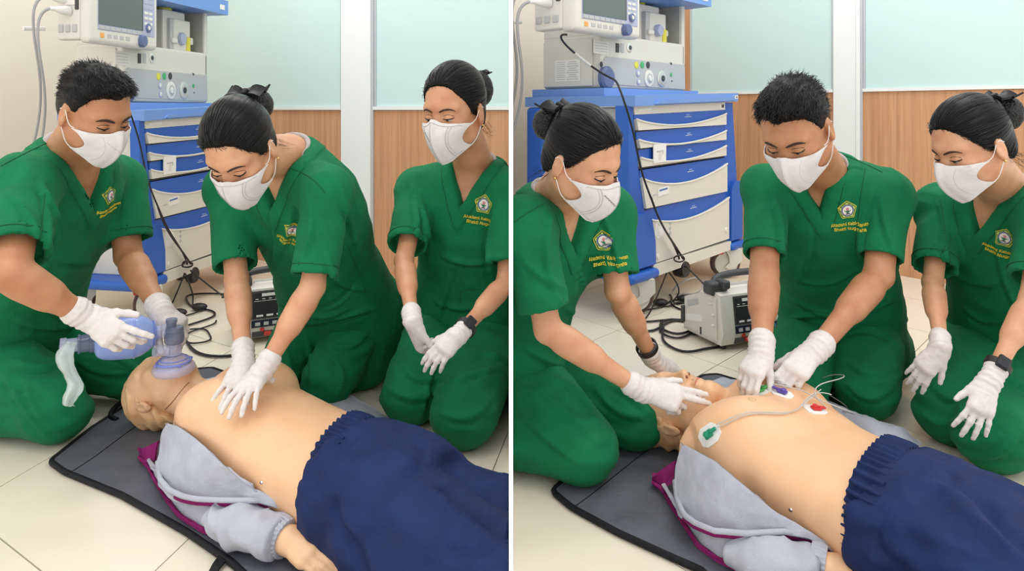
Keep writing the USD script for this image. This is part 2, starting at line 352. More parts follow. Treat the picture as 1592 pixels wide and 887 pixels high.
# ------------------------------------------------------------------ the setting: two training bays either side of a slim partition
TOP = 2.75
PART_Y0 = 1.0
one('wall_partition', rbox((.0067, 4.7, TOP), 0, ((-.0048 + .0019) / 2, PART_Y0 + 2.35, TOP / 2)), 'partition_white', kind='structure', smooth=False)
BAY = {}
for bay, vA, vB, a0, b0, pa, pb in (('L', 992, -841, .640, .967, .504, .595), ('R', 1800, -43, 2.003, .636, .4705, .458)):
    a = V((vA - CX) / F, 1, 0); a /= np.linalg.norm(a); b = V((vB - CX) / F, 1, 0); b /= np.linalg.norm(b)
    BAY[bay] = dict(a=a, b=b)
    fl = Thing('floor', None, None, bay=bay, kind='structure')
    lo, hi = (-3.6, -.0058) if bay == 'L' else (.0028, 4.6)
    slab = sbox(lo, -.2, hi, 5.6)
    def put(poly, z0, z1, m, name, ch=0):
        poly = poly.intersection(slab)
        if poly.is_empty or poly.area < 1e-4: return
        t = prism(poly, z1 - z0); t.apply_translation((0, 0, z0))
        fl.add(name, t, m, smooth=False)
    fl.add('screed', trimesh.creation.box(bounds=[[lo, -.2, -.06], [hi, 5.6, -.0035]]), 'grout', smooth=False)
    rng = random.Random(5)
    g = .0016
    for i in range(-12, 16):
        for j in range(-12, 16):
            c = [(a0 + (i + u) * pa + (g if u == 0 else -g)) * a[:2] + (b0 + (j + w) * pb + (g if w == 0 else -g)) * b[:2] for u, w in ((0, 0), (1, 0), (1, 1), (0, 1))]
            put(Polygon(c), -.012, 0, 'tile_%03d' % rng.randrange(3), 'tile')
# back walls: wainscot of wood veneer, frosted glass above, white post between
def wall_frame(bay, px, py):
    """origin on the base line of the back wall under a pixel, unit vector to the right, unit normal to the room"""
    o = G(px, py); r = -BAY[bay]['b']; n = V(r[1], -r[0], 0)
    return o, r, n if n[1] < 0 else -n
def on_line(o, r, px):                                   # position along a wall (origin o, direction r) seen at column px
    k = (px - CX) / F
    return (k * o[1] - o[0]) / (r[0] - k * r[1])
def slabm(o, r, n, u0, u1, z0, z1, d0, d1, bev=0.0):     # a board on a wall: u along, z up, d out from the wall
    return frame(rbox((u1 - u0, z1 - z0, d1 - d0), bev, ((u0 + u1) / 2, (z0 + z1) / 2, (d0 + d1) / 2), 1), o, r, V(0, 0, 1), n)
for bay, base, corner, p0, p1, wt, edge in (('L', (606, 442), 262, 532, 582, 171, 315), ('R', (1427, 433), 1005, 1296, 1342, 142, 1073)):
    o, r, n = wall_frame(bay, *base)
    u = lambda px: on_line(o, r, px)
    uc = u(corner); ue = -o[0] / r[0] if bay == 'L' else u(1592) + .5
    zt = float(H - (wt - CY) / F * (o + r * u((p1 + 40)))[1])
    w = Thing('wall_back', None, None, base=o, bay=bay, kind='structure')
    w.add('backing', slabm(o, r, n, uc - .3, ue, 0, TOP, -.10, -.012), 'wall_paint', smooth=False)
    for u0, u1 in ((uc, u(p0)), (u(p1), ue)):
        step = (u1 - u0) / max(1, round((u1 - u0) / 1.2)); k = u0
        while k < u1 - 1e-6:
            w.add('wood_panel', slabm(o, r, n, k, k + step - .0015, 0, zt, -.012, 0, .001), 'wood', smooth=False); k += step
    w.add('wood_panel', slabm(o, r, n, uc, u(edge), zt, TOP, -.012, 0, .001), 'wood', smooth=False)
    for i, (u0, u1) in enumerate(((u(edge), u(p0)), (u(p1), ue))):
        w.add('glass_rail', slabm(o, r, n, u0, u1, zt, zt + .018, -.012, .012, .002), 'rail', smooth=False)
        w.add('frosted_pane', slabm(o, r, n, u0 + .012, u1 - .012, zt + .018, TOP, -.012, -.002, .001), 'frosted', smooth=False)
        for s in (u0, u1 - .012): w.add('glass_rail', slabm(o, r, n, s, s + .012, zt + .018, TOP, -.012, .004, .002), 'post_edge', smooth=False)
    w.add('post', slabm(o, r, n, u(p0) + .004, u(p1) - .03, 0, TOP, -.012, .014, .002), 'post_white', smooth=False)
    w.add('post_trim', slabm(o, r, n, u(p1) - .03, u(p1) - .012, 0, TOP, -.012, .020, .002), 'post_white', smooth=False)
    w.add('post_trim', slabm(o, r, n, u(p1) - .012, u(p1), 0, TOP, -.012, .010, .002), 'post_edge', smooth=False)
    BAY[bay].update(o=o, r=r, n=n, uc=uc)
    # the cream side wall runs forward from the corner
    c = o + r * uc; q = BAY[bay]['a']; m = V(q[1], -q[0], 0)
    L = 2.6 if bay == 'L' else 4.0
    sw = Thing('wall_left', None, None, base=c, bay=bay, kind='structure')
    sw.add('plaster', frame(rbox((L + .3, TOP, .1), 0, (-L / 2 + .15, TOP / 2, -.05)), c, q, V(0, 0, 1), m), 'wall_paint', smooth=False)
    sw.add('skirting', frame(rbox((L, .09, .012), .003, (-L / 2, .045, .006)), c, q, V(0, 0, 1), m), 'rail', smooth=False)
ONLY = ''.split()
# ------------------------------------------------------------------ people
def head_shape(f, c, R, s, woman, dummy=False):
    """skull, face, ears in the field f; R rows: right, front, up of the head"""
    w = lambda *q: np.asarray(c) + (V(*q) * s) @ R
    E = lambda q, r, k=.012, op='u', p=2.0: f.ell(w(*q), R, V(*r) * s, k * s, op, p)
    C = lambda a, b, ra, rb, k=.012, op='u': f.cone(w(*a), w(*b), ra * s, rb * s, k * s, op)
    jw = .92 if woman else 1.0
    E((0, -.012, .045), (.077, .098, .088)); E((0, .022, -.022), (.063 * jw, .073, .090), .03)
    for m in (-1, 1):
        C((m * .046 * jw, .002, -.062), (m * .008, .066, -.106), .023, .019, .03)
        E((m * .039, .056, -.030), (.025, .026, .027), .02)
        C((m * .006, .083, .030), (m * .046, .066, .026), .011, .010, .015)
    for m in (-1, 1): E((m * .031, .100, .003), (.021, .017, .013), .014, 's')
    for m in (-1, 1): E((m * .031, .0755, .001), (.0155, .0145, .0125), .004)
    C((0, .083, .012), (0, .106, -.040), .0075, .012, .014)
    for m in (-1, 1): E((m * .011, .096, -.044), (.009, .010, .008), .006)
    E((0, .088, -.070), (.022, .010, .006), .006); E((0, .086, -.080), (.019, .010, .007), .006)
    if dummy: E((0, .099, -.0745), (.018, .010, .0022), .003, 's')
    for m in (-1, 1):
        Re = np.array([nrm(R[0] - m * .35 * R[1]), nrm(R[1] + m * .35 * R[0]), R[2]])
        f.ell(w(m * .079, -.016, -.008), Re, V(.009, .020, .033) * s, .006 * s); f.ell(w(m * .089, -.012, -.004), Re, V(.008, .011, .021) * s, .004 * s, 's')
        f.ell(w(m * .081, -.006, -.012), Re, V(.006, .006, .009) * s, .003 * s)
HL_Z = [-.14, -.085, -.05, -.02, .0, .05, .1, .16]
HAIRLINE = {True: [-.2, -.092, -.055, -.014, .016, .050, .080, .115], False: [-.2, -.2, -.085, .004, .016, .036, .072, .100]}
def hair_shape(c, R, s, woman, seed):
    f = Field(); w = lambda *q: np.asarray(c) + (V(*q) * s) @ R
    if woman: f.ell(w(0, -.017, .048), R, V(.084, .106, .100) * s); f.ell(w(0, -.055, -.02), R, V(.062, .062, .07) * s, .02 * s)
    else:
        f.ell(w(0, -.012, .050), R, V(.081, .104, .093) * s); f.ell(w(0, .022, .090), R, V(.060, .072, .046) * s, .02 * s); f.ell(w(0, -.055, .0), R, V(.065, .058, .07) * s, .02 * s)
    def cut(p):
        q = (p - c) @ R.T / s
        g = q[..., 1] - np.interp(q[..., 2], HL_Z, HAIRLINE[woman])
        if not woman: g = g - .02 * np.clip(1 - np.abs(q[..., 0]) / .05, 0, 1) - .006 * (meshkit.noise(q * 70, seed) - .5)
        else: g = g - .010 * (meshkit.noise(q * 24, seed) - .5) - .004 * (meshkit.noise(q * 80, seed) - .5)
        return -g * s
    f.add(cut, V(*c) - .3, V(*c) + .3, .006 * s, 's')
    m = f.mesh(.0042, 4)
    q = (np.array(m.vertices) - c) @ R.T / s
    if not woman:
        up = np.clip(q[:, 2] / .12, 0, 1)
        n = meshkit.fbm(q * V(70, 26, 60) + seed, 3, seed) - .5
        v = np.array(m.vertices) + np.array(m.vertex_normals) * (n * .016 * up * s)[:, None]
        m = trimesh.Trimesh(v, m.faces, process=False)
    return m
def mask_grid(s, nt=9, ns=25, lift=0.0):
    g = np.zeros((nt, ns, 3))
    for i, t in enumerate(np.linspace(0, 1, nt)):
        fr = (1 - t) ** 2 * V(0, .107, -.006) + 2 * t * (1 - t) * V(0, .152, -.062) + t * t * V(0, .078, -.132)
        for j, u in enumerate(np.linspace(-1, 1, ns)):
            e = 1 - .20 * math.sin(math.pi * t) ** .8; a = abs(u) * e; sg = np.sign(u)
            sd = V(.0725, .030, -.026 - .062 * t); sd[0] -= .010 * t; sd[1] -= .004 * t
            x = sd[0] * a ** .93 * sg
            g[i, j] = (x, fr[1] + (sd[1] - fr[1]) * a ** (2.0 + .3 * (1 - t)) - .004 * a ** .5 + .004 * (1 - a) + .006 * math.exp(-(a / .09) ** 2), fr[2] + (sd[2] - fr[2]) * a ** 1.35 + .010 * (1 - t) * math.exp(-((a - 0) / .16) ** 2))
            g[i, j, 1] += lift
    return g * s
def hand(W, K, back, side, curl, spread=.10, thumb=(.7, .7, -.25, .35), s=1.0, fore=None, glove=True, cuff=.06, fat=1.0, ar=.0):
    """a hand in one piece. W wrist, K knuckles, back: direction of the hand's back, side +1 right hand, -1 left.
    curl: per finger (index..little) or one triple of bend angles in degrees; thumb: (sideways, forward, towards the palm, bend)"""
    d = nrm(K - W); n = nrm(back - d * (back @ d)); lat = np.cross(d, n) * side * -1   # towards the thumb
    L = np.linalg.norm(K - W); s = s * 1.0; f = Field(); pl = L
    bw = .0385 * s
    wq = lambda x, y, z: W + lat * x + d * y + n * z
    f.cone(wq(.010 * s, .005, 0), wq(.024 * s, pl * .93, 0), .018 * s, .0125 * s, .02); f.cone(wq(-.010 * s, .005, 0), wq(-.026 * s, pl * .88, -.002), .0175 * s, .0115 * s, .02)
    f.cone(wq(0, 0, 0), wq(0, pl * .93, 0.001), .021 * s, .0135 * s, .02)
    f.cone(wq(.022 * s, pl * .25, -.008 * s), wq(.026 * s, pl * .55, -.006 * s), .017 * s, .013 * s, .015)
    lens = ((.043, .026, .021), (.047, .030, .022), (.044, .028, .021), (.034, .021, .019)); off = (.0270, .0090, -.0095, -.0275); fw = (.97, 1.0, .96, .88)
    tips = []
    if np.ndim(curl[0]) == 0: curl = [curl] * 4
    for i in range(4):
        ang = (1.2 - i * .8) * spread; base = wq(off[i] * s, pl * fw[i], 0); cd = nrm(d * math.cos(ang) + lat * math.sin(ang)); p = base; th = 0; r = (.0100, .0103, .0098, .0088)[i] * s * fat
        start = wq(off[i] * s * .8, pl * .6, 0); f.cone(start, base, .010 * s, r * 1.05, .012)
        for l, a in zip(lens[i], curl[i]):
            th += math.radians(a); v = cd * math.cos(th) - n * math.sin(th); q = p + v * l * s
            f.cone(p, q, r, r * .91, .0035); r *= .91; p = q
        tips.append(p)
    tb = wq(.020 * s, pl * .22, -.006 * s); tv = nrm(lat * thumb[0] + d * thumb[1] - n * thumb[2] * -1)
    m1 = tb + tv * .044 * s; f.cone(tb, m1, .0145 * s, .0118 * s, .012)
    tv2 = nrm(tv + (d * .6 - lat * .9) * thumb[3]); m2 = m1 + tv2 * .034 * s; f.cone(m1, m2, .0116 * s, .0104 * s, .005)
    tv3 = nrm(tv2 + (d * .6 - lat * .9) * thumb[3] * .6); m3 = m2 + tv3 * .025 * s; f.cone(m2, m3, .0104 * s, .0088 * s, .004)
    if fore is not None:
        e = nrm(fore - W); f.cone(W, W + e * cuff, max(.0265 * s, ar + .002), max(.031 * s, ar + .005) if glove else .030 * s, .015)
        if glove: f.cone(W + e * (cuff - .004), W + e * cuff, max(.032 * s, ar + .006), max(.0322 * s, ar + .0065), .004)
    m = f.mesh(.0034, 2)
    if glove and fore is not None:
        v = np.array(m.vertices); a = (v - W) @ nrm(W - fore)
        rip = np.exp(-((a + .005) / .035) ** 2); ph = a * 420 + 3 * meshkit.noise(v * 70, 3)
        v = v + np.array(m.vertex_normals) * (np.sin(ph) * .0012 * rip + (meshkit.noise(v * 90, 5) - .5) * .0007)[:, None]
        m = trimesh.Trimesh(v, m.faces, process=False)
    return m, tips + [m3]

SHOW = {}
def person(q):
    """q: joints in space and looks; see the calls"""
    S = q.get('S', 1.0); woman = q['woman']; bay = q['bay']; g = q.get('girth', 1.0)
    pel, neck, sR, sL, eR, eL, wR, wL, kR, kL = (np.asarray(q[k], float) for k in ('pel', 'neck', 'sR', 'sL', 'eR', 'eL', 'wR', 'wL', 'kR', 'kL'))
    base = V(*((kR + kL) / 2 * V(1, 1, 0)))
    T = Thing('person', q['label'], 'person', base, bay, group=None)
    up = nrm(neck - pel); r1 = nrm((sR - sL) - up * ((sR - sL) @ up)); fw1 = np.cross(up, r1)
    kd = (kR + kL) / 2 - pel; r0 = nrm(kR - kL); r0 = nrm(r0 * .5 + r1 * .5 - up * ((r0 * .5 + r1 * .5) @ up)) if q.get('hipr') is None else nrm(V(*q['hipr'])); fw0 = np.cross(up, r0)
    Lt = np.linalg.norm(neck - pel); bow = q.get('bow', .0)
    # trousers
    hip = {1: pel + r0 * .085 * S - up * .02, -1: pel - r0 * .085 * S - up * .02}
    f = Field(); f.ell(pel - up * .01, np.array([r0, fw0, up]), V(.160, .125, .125) * S * g, .03)
    back = q.get('shin', None)
    for m, k, sh in ((1, kR, 'shR'), (-1, kL, 'shL')):
        lg = q.get('leg', .9) * S; f.cone(hip[m], k, .104 * lg * g, .080 * lg, .03)
        f.cone(hip[m] * .5 + k * .5 + V(0, 0, .0), k + V(0, 0, .002), .090 * lg * g, .079 * lg, .02)
        an = np.asarray(q[sh], float)
        f.cone(k, an, .074 * lg, .056 * lg, .025); f.cone(k * .3 + an * .7, an, .060 * lg, .062 * lg, .02)
    tr = f.mesh(.0074, 3, floor=q.get('floor', .003))
    tr = wrinkle(tr, .0085, (9, 9, 21), 3 + q['seed'], lambda v: np.clip((v[:, 2] - .02) / .06, 0, 1))
    if q.get('folds_low'): tr = crease(tr, q['folds_low'])
    T.add('trousers', tr, 'scrub', smooth=True); SHOW[q['id'] + '_trousers'] = tr
    # skin: head, neck, chest and arms
    hc, R, hs = np.asarray(q['head'], float), q['R'], q.get('hs', .94)
    f = Field(); head_shape(f, hc, R, hs, woman)
    w = lambda *p: hc + (V(*p) * hs) @ R
    f.cone(w(0, -.022, -.045), neck + up * .0, .056 * hs, .060 * S, .03)
    tt = [.35, .75, .93, 1.0]; A = np.array([.135, .155, .135, .075]) * S * g; B = np.array([.095, .100, .070, .055]) * S * g
    bo = lambda t: -fw1 * bow * math.sin(math.pi * min(max(t, 0), 1))
    f.loft([pel + up * Lt * t + bo(t) for t in tt], [r1] * 4, [fw1] * 4, A, B, .02)
    for s_, e_, w_ in ((sR, eR, wR), (sL, eL, wL)):
        af = q.get('arm', .8) * S
        f.cone(s_, e_, .050 * af, .041 * af, .02); f.cone(e_, w_ * .88 + e_ * .12, .0405 * af, .0270 * af, .012); f.cone(e_ * .80 + w_ * .20, e_ * .55 + w_ * .45, .0425 * af, .038 * af, .02)
    sk = f.mesh(.0050, 2)
    T.add('body', sk, q['skin'], smooth=True); SHOW[q['id'] + '_body'] = sk
    # scrub top
    f = Field()
    tt = np.array(q.get('tt', [-.26, -.10, .08, .35, .62, .82, .95, 1.03])); n_ = len(tt)
    A = np.array(q.get('A', [.226, .204, .178, .158, .172, .166, .130, .078])) * S * g; B = np.array(q.get('B', [.212, .180, .148, .130, .134, .118, .084, .066])) * S * g
    A[:2] *= q.get('hemk', 1.0); B[:2] *= q.get('hemk', 1.0)
    mixr = [nrm(r0 * (1 - x) + r1 * x) for x in np.clip(tt / .8, 0, 1)]
    f.loft([pel + up * Lt * t + bo(t) + (fw0 * q.get('hem', .0) * max(0, -t) / .26) for t in tt], mixr, [np.cross(up, a) for a in mixr], A, B, .02)
    for s_, e_, sl in ((sR, eR, q.get('slR', .80)), (sL, eL, q.get('slL', .80))):
        L = np.linalg.norm(e_ - s_); dr = (e_ - s_) / L; hem = s_ + dr * L * sl
        f.cone(neck - up * .045 * S, s_, .052 * S, .064 * S, .045)
        def sleeve(p, s_=s_, e_=e_, dr=dr, hem=hem, L=L):
            t = np.clip((p - s_) @ dr / L, 0, 1); r = np.sqrt(((p - s_ - t[..., None] * (e_ - s_)) ** 2).sum(-1)); R_ = (.062 + .006 * t) * S * q.get('slw', 1.0); x = (p - hem) @ dr
            return np.maximum(np.maximum(r - R_, x), -np.maximum(r - R_ + .0095, -x - .035))
        f.add(sleeve, np.minimum(s_, hem) - .09, np.maximum(s_, hem) + .09, .035)
    # V neck
    vz = q.get('v', .80); half = q.get('vw', .50); cxo = q.get('vx', 0.0)
    apex = pel + up * Lt * vz + r1 * cxo
    def wedge(p):
        x, z, y = (p - apex) @ r1, (p - apex) @ up, (p - apex) @ fw1
        return np.maximum((np.abs(x) - z * half) * .88, -(y - q.get('vback', .0)))
    f.add(wedge, apex - .35, apex + .35, .004, 's')
    f.cone(neck - up * .04, neck + up * .10, .054 * S, .068 * S, .006, 's')
    top = f.mesh(.0060, 3, floor=.004)
    # raised neck band and hems
    v = np.array(top.vertices); x, z, y = (v - apex) @ r1, (v - apex) @ up, (v - apex) @ fw1
    dist = (np.abs(x) - z * half) * .88
    band = ((dist < .026) & (y > -.01) & (z > -.05)) | (np.linalg.norm(np.cross(v - neck, up), axis=1) < .092 * S) & ((v - neck) @ up > -.05) & (y < .02)
    v = v + np.array(top.vertex_normals) * (band * .0035)[:, None]
    top = trimesh.Trimesh(v, top.faces, process=False)
    ends = [(s_ + (e_ - s_) * q.get('sl' + n_, .80)) for s_, e_, n_ in ((sR, eR, 'R'), (sL, eL, 'L'))]
    top = wrinkle(top, q.get('wr', .0055), (13, 13, 6), 11 + q['seed'], lambda v: np.clip((np.min([np.linalg.norm(v - e, axis=1) for e in ends], 0) - .06) / .06, .1, 1))
    if q.get('folds'): top = crease(top, q['folds'])
    tp = T.add('scrub_top', top, 'scrub', smooth=True); SHOW[q['id'] + '_top'] = top
    # seams
    def onto(pts, d, r=.0009, nm='seam'):
        p_, n_, ok_ = cast_dir(top, np.array(pts), np.repeat(d[None], len(pts), 0) if d.ndim == 1 else d)
        if ok_.sum() > 5: T.add(nm, tube(p_[ok_] + n_[ok_] * .0010, r, 5), 'stitch', parent=tp, smooth=True)
    for sg in (-1, 1):
        zz = np.linspace(-.03, .20, 22); xx = sg * (np.maximum(zz, -.055) * half + .031); onto([apex + r1 * x_ + up * z_ + fw1 * .30 for x_, z_ in zip(xx, zz)], -fw1, nm='neckband_seam')
    for s_, e_, sl in ((sR, eR, q.get('slR', .80)), (sL, eL, q.get('slL', .80))):
        dr = nrm(e_ - s_); L_ = np.linalg.norm(e_ - s_); cc = s_ + dr * (L_ * sl - .022); u_ = nrm(np.cross(dr, V(.3, .2, .9))); w2 = np.cross(dr, u_); an = np.linspace(0, 2 * math.pi, 40)
        dd = np.array([u_ * math.cos(t) + w2 * math.sin(t) for t in an]); p_, n_, ok_ = cast_dir(top, cc + dd * .10, -dd); good = ok_ & (np.linalg.norm(p_ - cc, axis=1) < .085)
        if good.all(): T.add('sleeve_hem_seam', tube(p_ + n_ * .0012, .0009, 5, cap=False), 'stitch', parent=tp, smooth=True)
    an = np.linspace(0, 2 * math.pi, 120); cc = pel - up * Lt * .235; dd = np.array([r0 * math.cos(t) + fw0 * math.sin(t) for t in an]); p_, n_, ok_ = cast_dir(top, cc + dd * .5, -dd)
    if ok_.all(): T.add('hem_seam', tube(p_ + n_ * .0010, .0009, 5, cap=False), 'stitch', parent=tp, smooth=True)
    for line in q.get('seams', ()):
        p_, n_, ok_ = cast(top, smooth_line(np.array(line, float), 30))
        if ok_.sum() > 5: T.add('seam', tube(p_[ok_] + n_[ok_] * .0010, .0009, 5), 'stitch', parent=tp, smooth=True)
    # scarf edge at the neck
    a = np.linspace(math.pi * .93, 2.07 * math.pi, 26); cc = neck + up * .004
    ring = np.array([cc + (r1 * math.cos(t) + fw1 * math.sin(t)) * .060 * S + up * (.020 - .045 * max(0, math.sin(t))) for t in a])
    T.add('undershirt_collar', tube(ring, [.003, .0085 * S, .0085 * S, .003], 8), 'scarf', smooth=True)
    # hair
    hm = hair_shape(hc, R, hs, woman, q['seed'])
    pole = w(0, -.12, .03) if woman else w(0, -.06, .13)
    pax = nrm((V(0, -.9, .35) if woman else V(0, -.5, .9)) @ R)
    def strand(p):
        d = p - hc; d = d - pax * (d @ pax)[:, None]; ln = np.linalg.norm(d, axis=1, keepdims=True); along = ((p - hc) @ pax)[:, None]
        return d / np.maximum(ln, 1e-6) * 1.0 + pax * along * .6
    hp = T.add('hair', hm, 'hair', smooth=True, strand=strand)
    rng = np.random.default_rng(q['seed'])
    if not woman:
        vv, nn = np.array(hm.vertices), np.array(hm.vertex_normals); loc = (vv - hc) @ R.T / hs
        ok = np.flatnonzero((loc[:, 2] > .015) & ((nn @ R.T)[:, 2] > -.3)); lines = []
        for i in rng.choice(ok, 2600):
            l = loc[i]; dirl = nrm(V(l[0] * 2 + rng.normal() * .25, .8 if l[1] > -.04 else -.3, .05 + rng.normal() * .2)) @ R
            ln = (.008 + .014 * np.clip(l[2] / .12, 0, 1)) * hs * rng.uniform(.6, 1.1); d0 = nrm(nn[i] * .28 + dirl)
            p0 = vv[i] - nn[i] * .003; lines.append(np.array([p0, p0 + d0 * ln * .5, p0 + nrm(d0 + dirl * .8 - V(0, 0, .3)) * ln]))
        T.curves('hair_strands', lines, .0016, 'hair_strand', parent=hp, kind='stuff')
    else:
        bc = w(*q.get('bun', (0, -.135, .045))); br = V(*q.get('bunr', (.050, .042, .050))) * hs
        f = Field(); f.ell(bc, R, br); f.cone(bc, w(0, -.08, .04), .030 * hs, .035 * hs, .015)
        bm = wrinkle(f.mesh(.004, 3), .0022, (60, 60, 60), 2)
        bp = T.add('hair_bun', bm, 'hair_net', smooth=True, label='hair bun in a black net')
        bo_ = np.asarray(q['bow'] if np.ndim(q.get('bow')) else w(*q.get('bowp', (0, -.122, .092))))
        bx, by, bz = (q.get('bowk', 1.0) * R[k] for k in range(3))
        bowm = []
        for m in (-1, 1):
            gr = np.array([[bo_ + bx * m * .004 + by * (y * .010) + bz * (.004 + .002 * y), bo_ + bx * m * .025 + by * (y * .016) + bz * (.014 + .004 * abs(y)), bo_ + bx * m * .048 + by * (y * .022) + bz * (.006 + .006 * y)] for y in (-1, 0, 1)])
            bowm.append(sheet(gr, .007, 9, 9))
            gr = np.array([[bo_ + bx * m * .006 + by * (y * .006), bo_ + bx * m * .026 - by * (.012 - y * .008) - bz * .004, bo_ + bx * m * .050 - by * (.020 - y * .014) + bz * .004] for y in (-1, 0, 1)])
            bowm.append(sheet(gr, .004, 9, 9))
        bowm.append(rbox((.016, .022, .018), .006)); bowm[-1] = frame(bowm[-1], bo_ + bz * .006, bx, by, bz)
        T.add('hair_bow', cat([trimesh.Trimesh(b.vertices, b.faces, process=False) for b in bowm]), 'bow', parent=bp)
        vv, nn = np.array(hm.vertices), np.array(hm.vertex_normals); from scipy.spatial import cKDTree
        tree = cKDTree(vv); N = 2300; p_ = vv[rng.choice(len(vv), N)] + rng.normal(0, .002, (N, 3)); tgt = w(0, -.135, .05); seq = []
        for k in range(9):
            _, ii = tree.query(p_); n_ = nn[ii]; p_ = p_ - n_ * (((p_ - vv[ii]) * n_).sum(1) - .0009)[:, None]; seq.append(p_)
            t_ = tgt - p_; far_ = np.linalg.norm(t_, axis=1, keepdims=True); t_ = t_ - n_ * (t_ * n_).sum(1, keepdims=True); t_ = t_ / np.maximum(np.linalg.norm(t_, axis=1, keepdims=True), 1e-6)
            p_ = p_ + t_ * np.minimum(.0105, far_ * .12)
        seq = np.array(seq); T.curves('hair_strands', [seq[:, i] for i in range(N)], .0014, 'hair_strand', parent=hp, kind='stuff')
        loc = (vv - hc) @ R.T / hs; edge = np.flatnonzero((np.abs(loc[:, 1] - np.interp(loc[:, 2], HL_Z, HAIRLINE[True])) < .010) & (loc[:, 2] > -.03)); ts = cKDTree(np.array(sk.vertices)); sv, sn = np.array(sk.vertices), np.array(sk.vertex_normals)
        lines = []
        for i in rng.choice(edge, 700):
            bk_ = nrm(tgt - vv[i]); bk_ = nrm(bk_ - nn[i] * (bk_ @ nn[i])); ln = rng.uniform(.004, .016); p0 = vv[i] - bk_ * ln + rng.normal(0, .0015, 3); k = ts.query(p0)[1]; p0 = p0 - sn[k] * ((p0 - sv[k]) @ sn[k] - .0006)
            lines.append(np.array([vv[i] + bk_ * .022 + nn[i] * .0012, vv[i] + bk_ * .008 + nn[i] * .0014, vv[i] * .6 + p0 * .4 + nn[i] * .0010, p0]))
        T.curves('hairline_strands', lines, .0011, 'hair_strand', parent=hp, kind='stuff')
        lines = []
        for i in range(26):                                # stray hairs at the nape and temple
            sd = q.get('straysd', 1) * 1.0
            p0 = w(sd * .066 * rng.uniform(.6, 1.0), -.055 - .03 * rng.random(), -.035 - .04 * rng.random()); lines.append(smooth_line([p0, p0 + (V(sd * .004, -.012, -.012 - .01 * rng.random())) @ R * hs, p0 + (V(sd * .004 + .01 * rng.normal(), -.022, -.034 * rng.random() - .01)) @ R * hs], 6))
        T.curves('stray_hairs', lines, .0007, 'hair_strand', parent=hp, kind='stuff')
    # face: brows, eyes
    fo = []
    def onface(x, z, lift=.0):
        p, n, ok = cast_dir(sk, np.array([w(x, .2, z)]), np.array([-R[1]])); return p[0] + R[1] * lift if ok[0] else w(x, .085, z)
    for m in (-1, 1):
        br = [onface(m * x, z, .0005) for x, z in ((.012, .0195), (.022, .0235), (.033, .0255), (.044, .0235), (.052, .0175))]
        T.add('eyebrow', tube(br, [.0022, .0036, .0036, .0028, .0010] if not woman else [.0020, .0028, .0028, .0020, .0008], 6, 14), 'brow', smooth=True)
        gz = q.get('gaze', -.0035)
        ey = Field(); ey.ell(w(m * .031, .0795, -.0035), R, V(.0125, .0105, .0050) * hs); em = ey.mesh(.002, 1)
        ep = T.add('eye', em, 'eye_white', smooth=True)
        ei = Field(); ei.ell(w(m * .031 + q.get('look', 0.0), .0845, -.0040), R, V(.0058, .0066, .0046) * hs); T.add('iris', ei.mesh(.0016, 1), 'iris', smooth=True, parent=ep)
        ls = [onface(m * x, z, .0006) for x, z in ((.0165, -.0010), (.023, -.0012 + gz * .3), (.031, -.0010 + gz * .4), (.039, -.0012 + gz * .2), (.0475, .0005))]
        T.add('eyelid_line', tube(ls, [.0007, .0014, .0017, .0016, .0009], 6, 14), 'lash', smooth=True, parent=ep)
        ls = [onface(m * x, z, .0001) for x, z in ((.019, .0065), (.026, .0095), (.033, .0100), (.041, .0085), (.0465, .0045))]
        T.add('eyelid_fold', tube(ls, .0006, 5, 12), 'brow', smooth=True, parent=ep)
    # face mask
    def off_face(g, lift):
        w_ = hc + g.reshape(-1, 3) @ R; rad = g.reshape(-1, 3) - V(0, .01, -.06) * hs; rad[:, 2] *= .55; rad = rad @ R; rad /= np.linalg.norm(rad, axis=1, keepdims=True)
        p_, n_, ok_ = cast_dir(sk, w_ + rad * .08, -rad); need = np.where(ok_, ((p_ - w_) * rad).sum(1) + lift, 0)
        need = np.clip(need, 0, .03).reshape(g.shape[:2])
        for _ in range(3): need = np.maximum(need, (np.pad(need, 1, mode='edge')[:-2, 1:-1] + np.pad(need, 1, mode='edge')[2:, 1:-1] + np.pad(need, 1, mode='edge')[1:-1, :-2] + np.pad(need, 1, mode='edge')[1:-1, 2:]) / 4)
        return (w_ + rad * need.reshape(-1, 1)).reshape(g.shape)
    gw = off_face(mask_grid(hs), .0045)
    mk = sheet(gw, .0022, 26, 48)
    mp = T.add('face_mask', mk, 'mask_white', smooth=60)
    gl = off_face(mask_grid(hs, 21, 49), .0050)
    def on_mask(pts, r, m_, nm, lift=.0006):
        pts = np.array(pts); dv = nrm(R[1] * 1.0 - R[2] * .25); p_, n_, ok_ = cast_dir(mk, pts + dv * .06, np.repeat(-dv[None], len(pts), 0)); good = ok_ & (np.linalg.norm(p_ - pts, axis=1) < .02)
        if good.sum() > 3: T.add(nm, tube(p_[good] + n_[good] * lift, r, 5), m_, parent=mp, smooth=True)
    on_mask(gl[1:20, 24], .0011, 'seam_white', 'mask_seam')
    for e_, lo in ((1, 1), (19, 1)): on_mask(gl[e_, 4:45], .0007, 'seam_white', 'mask_edge')
    for sd in (-1, 1): on_mask(gl[1:20, 24 + sd * 13], .0009, 'seam_white', 'mask_seam'); on_mask(gl[1:20, 24 + sd * 15], .0005, 'seam_white', 'mask_seam')
    lsd = q.get('lineside', 1); on_mask([gl[4 + k // 2, 24 + lsd * (12 - k)] for k in range(0, 12)], .0008, 'seam', 'mask_fold_line')
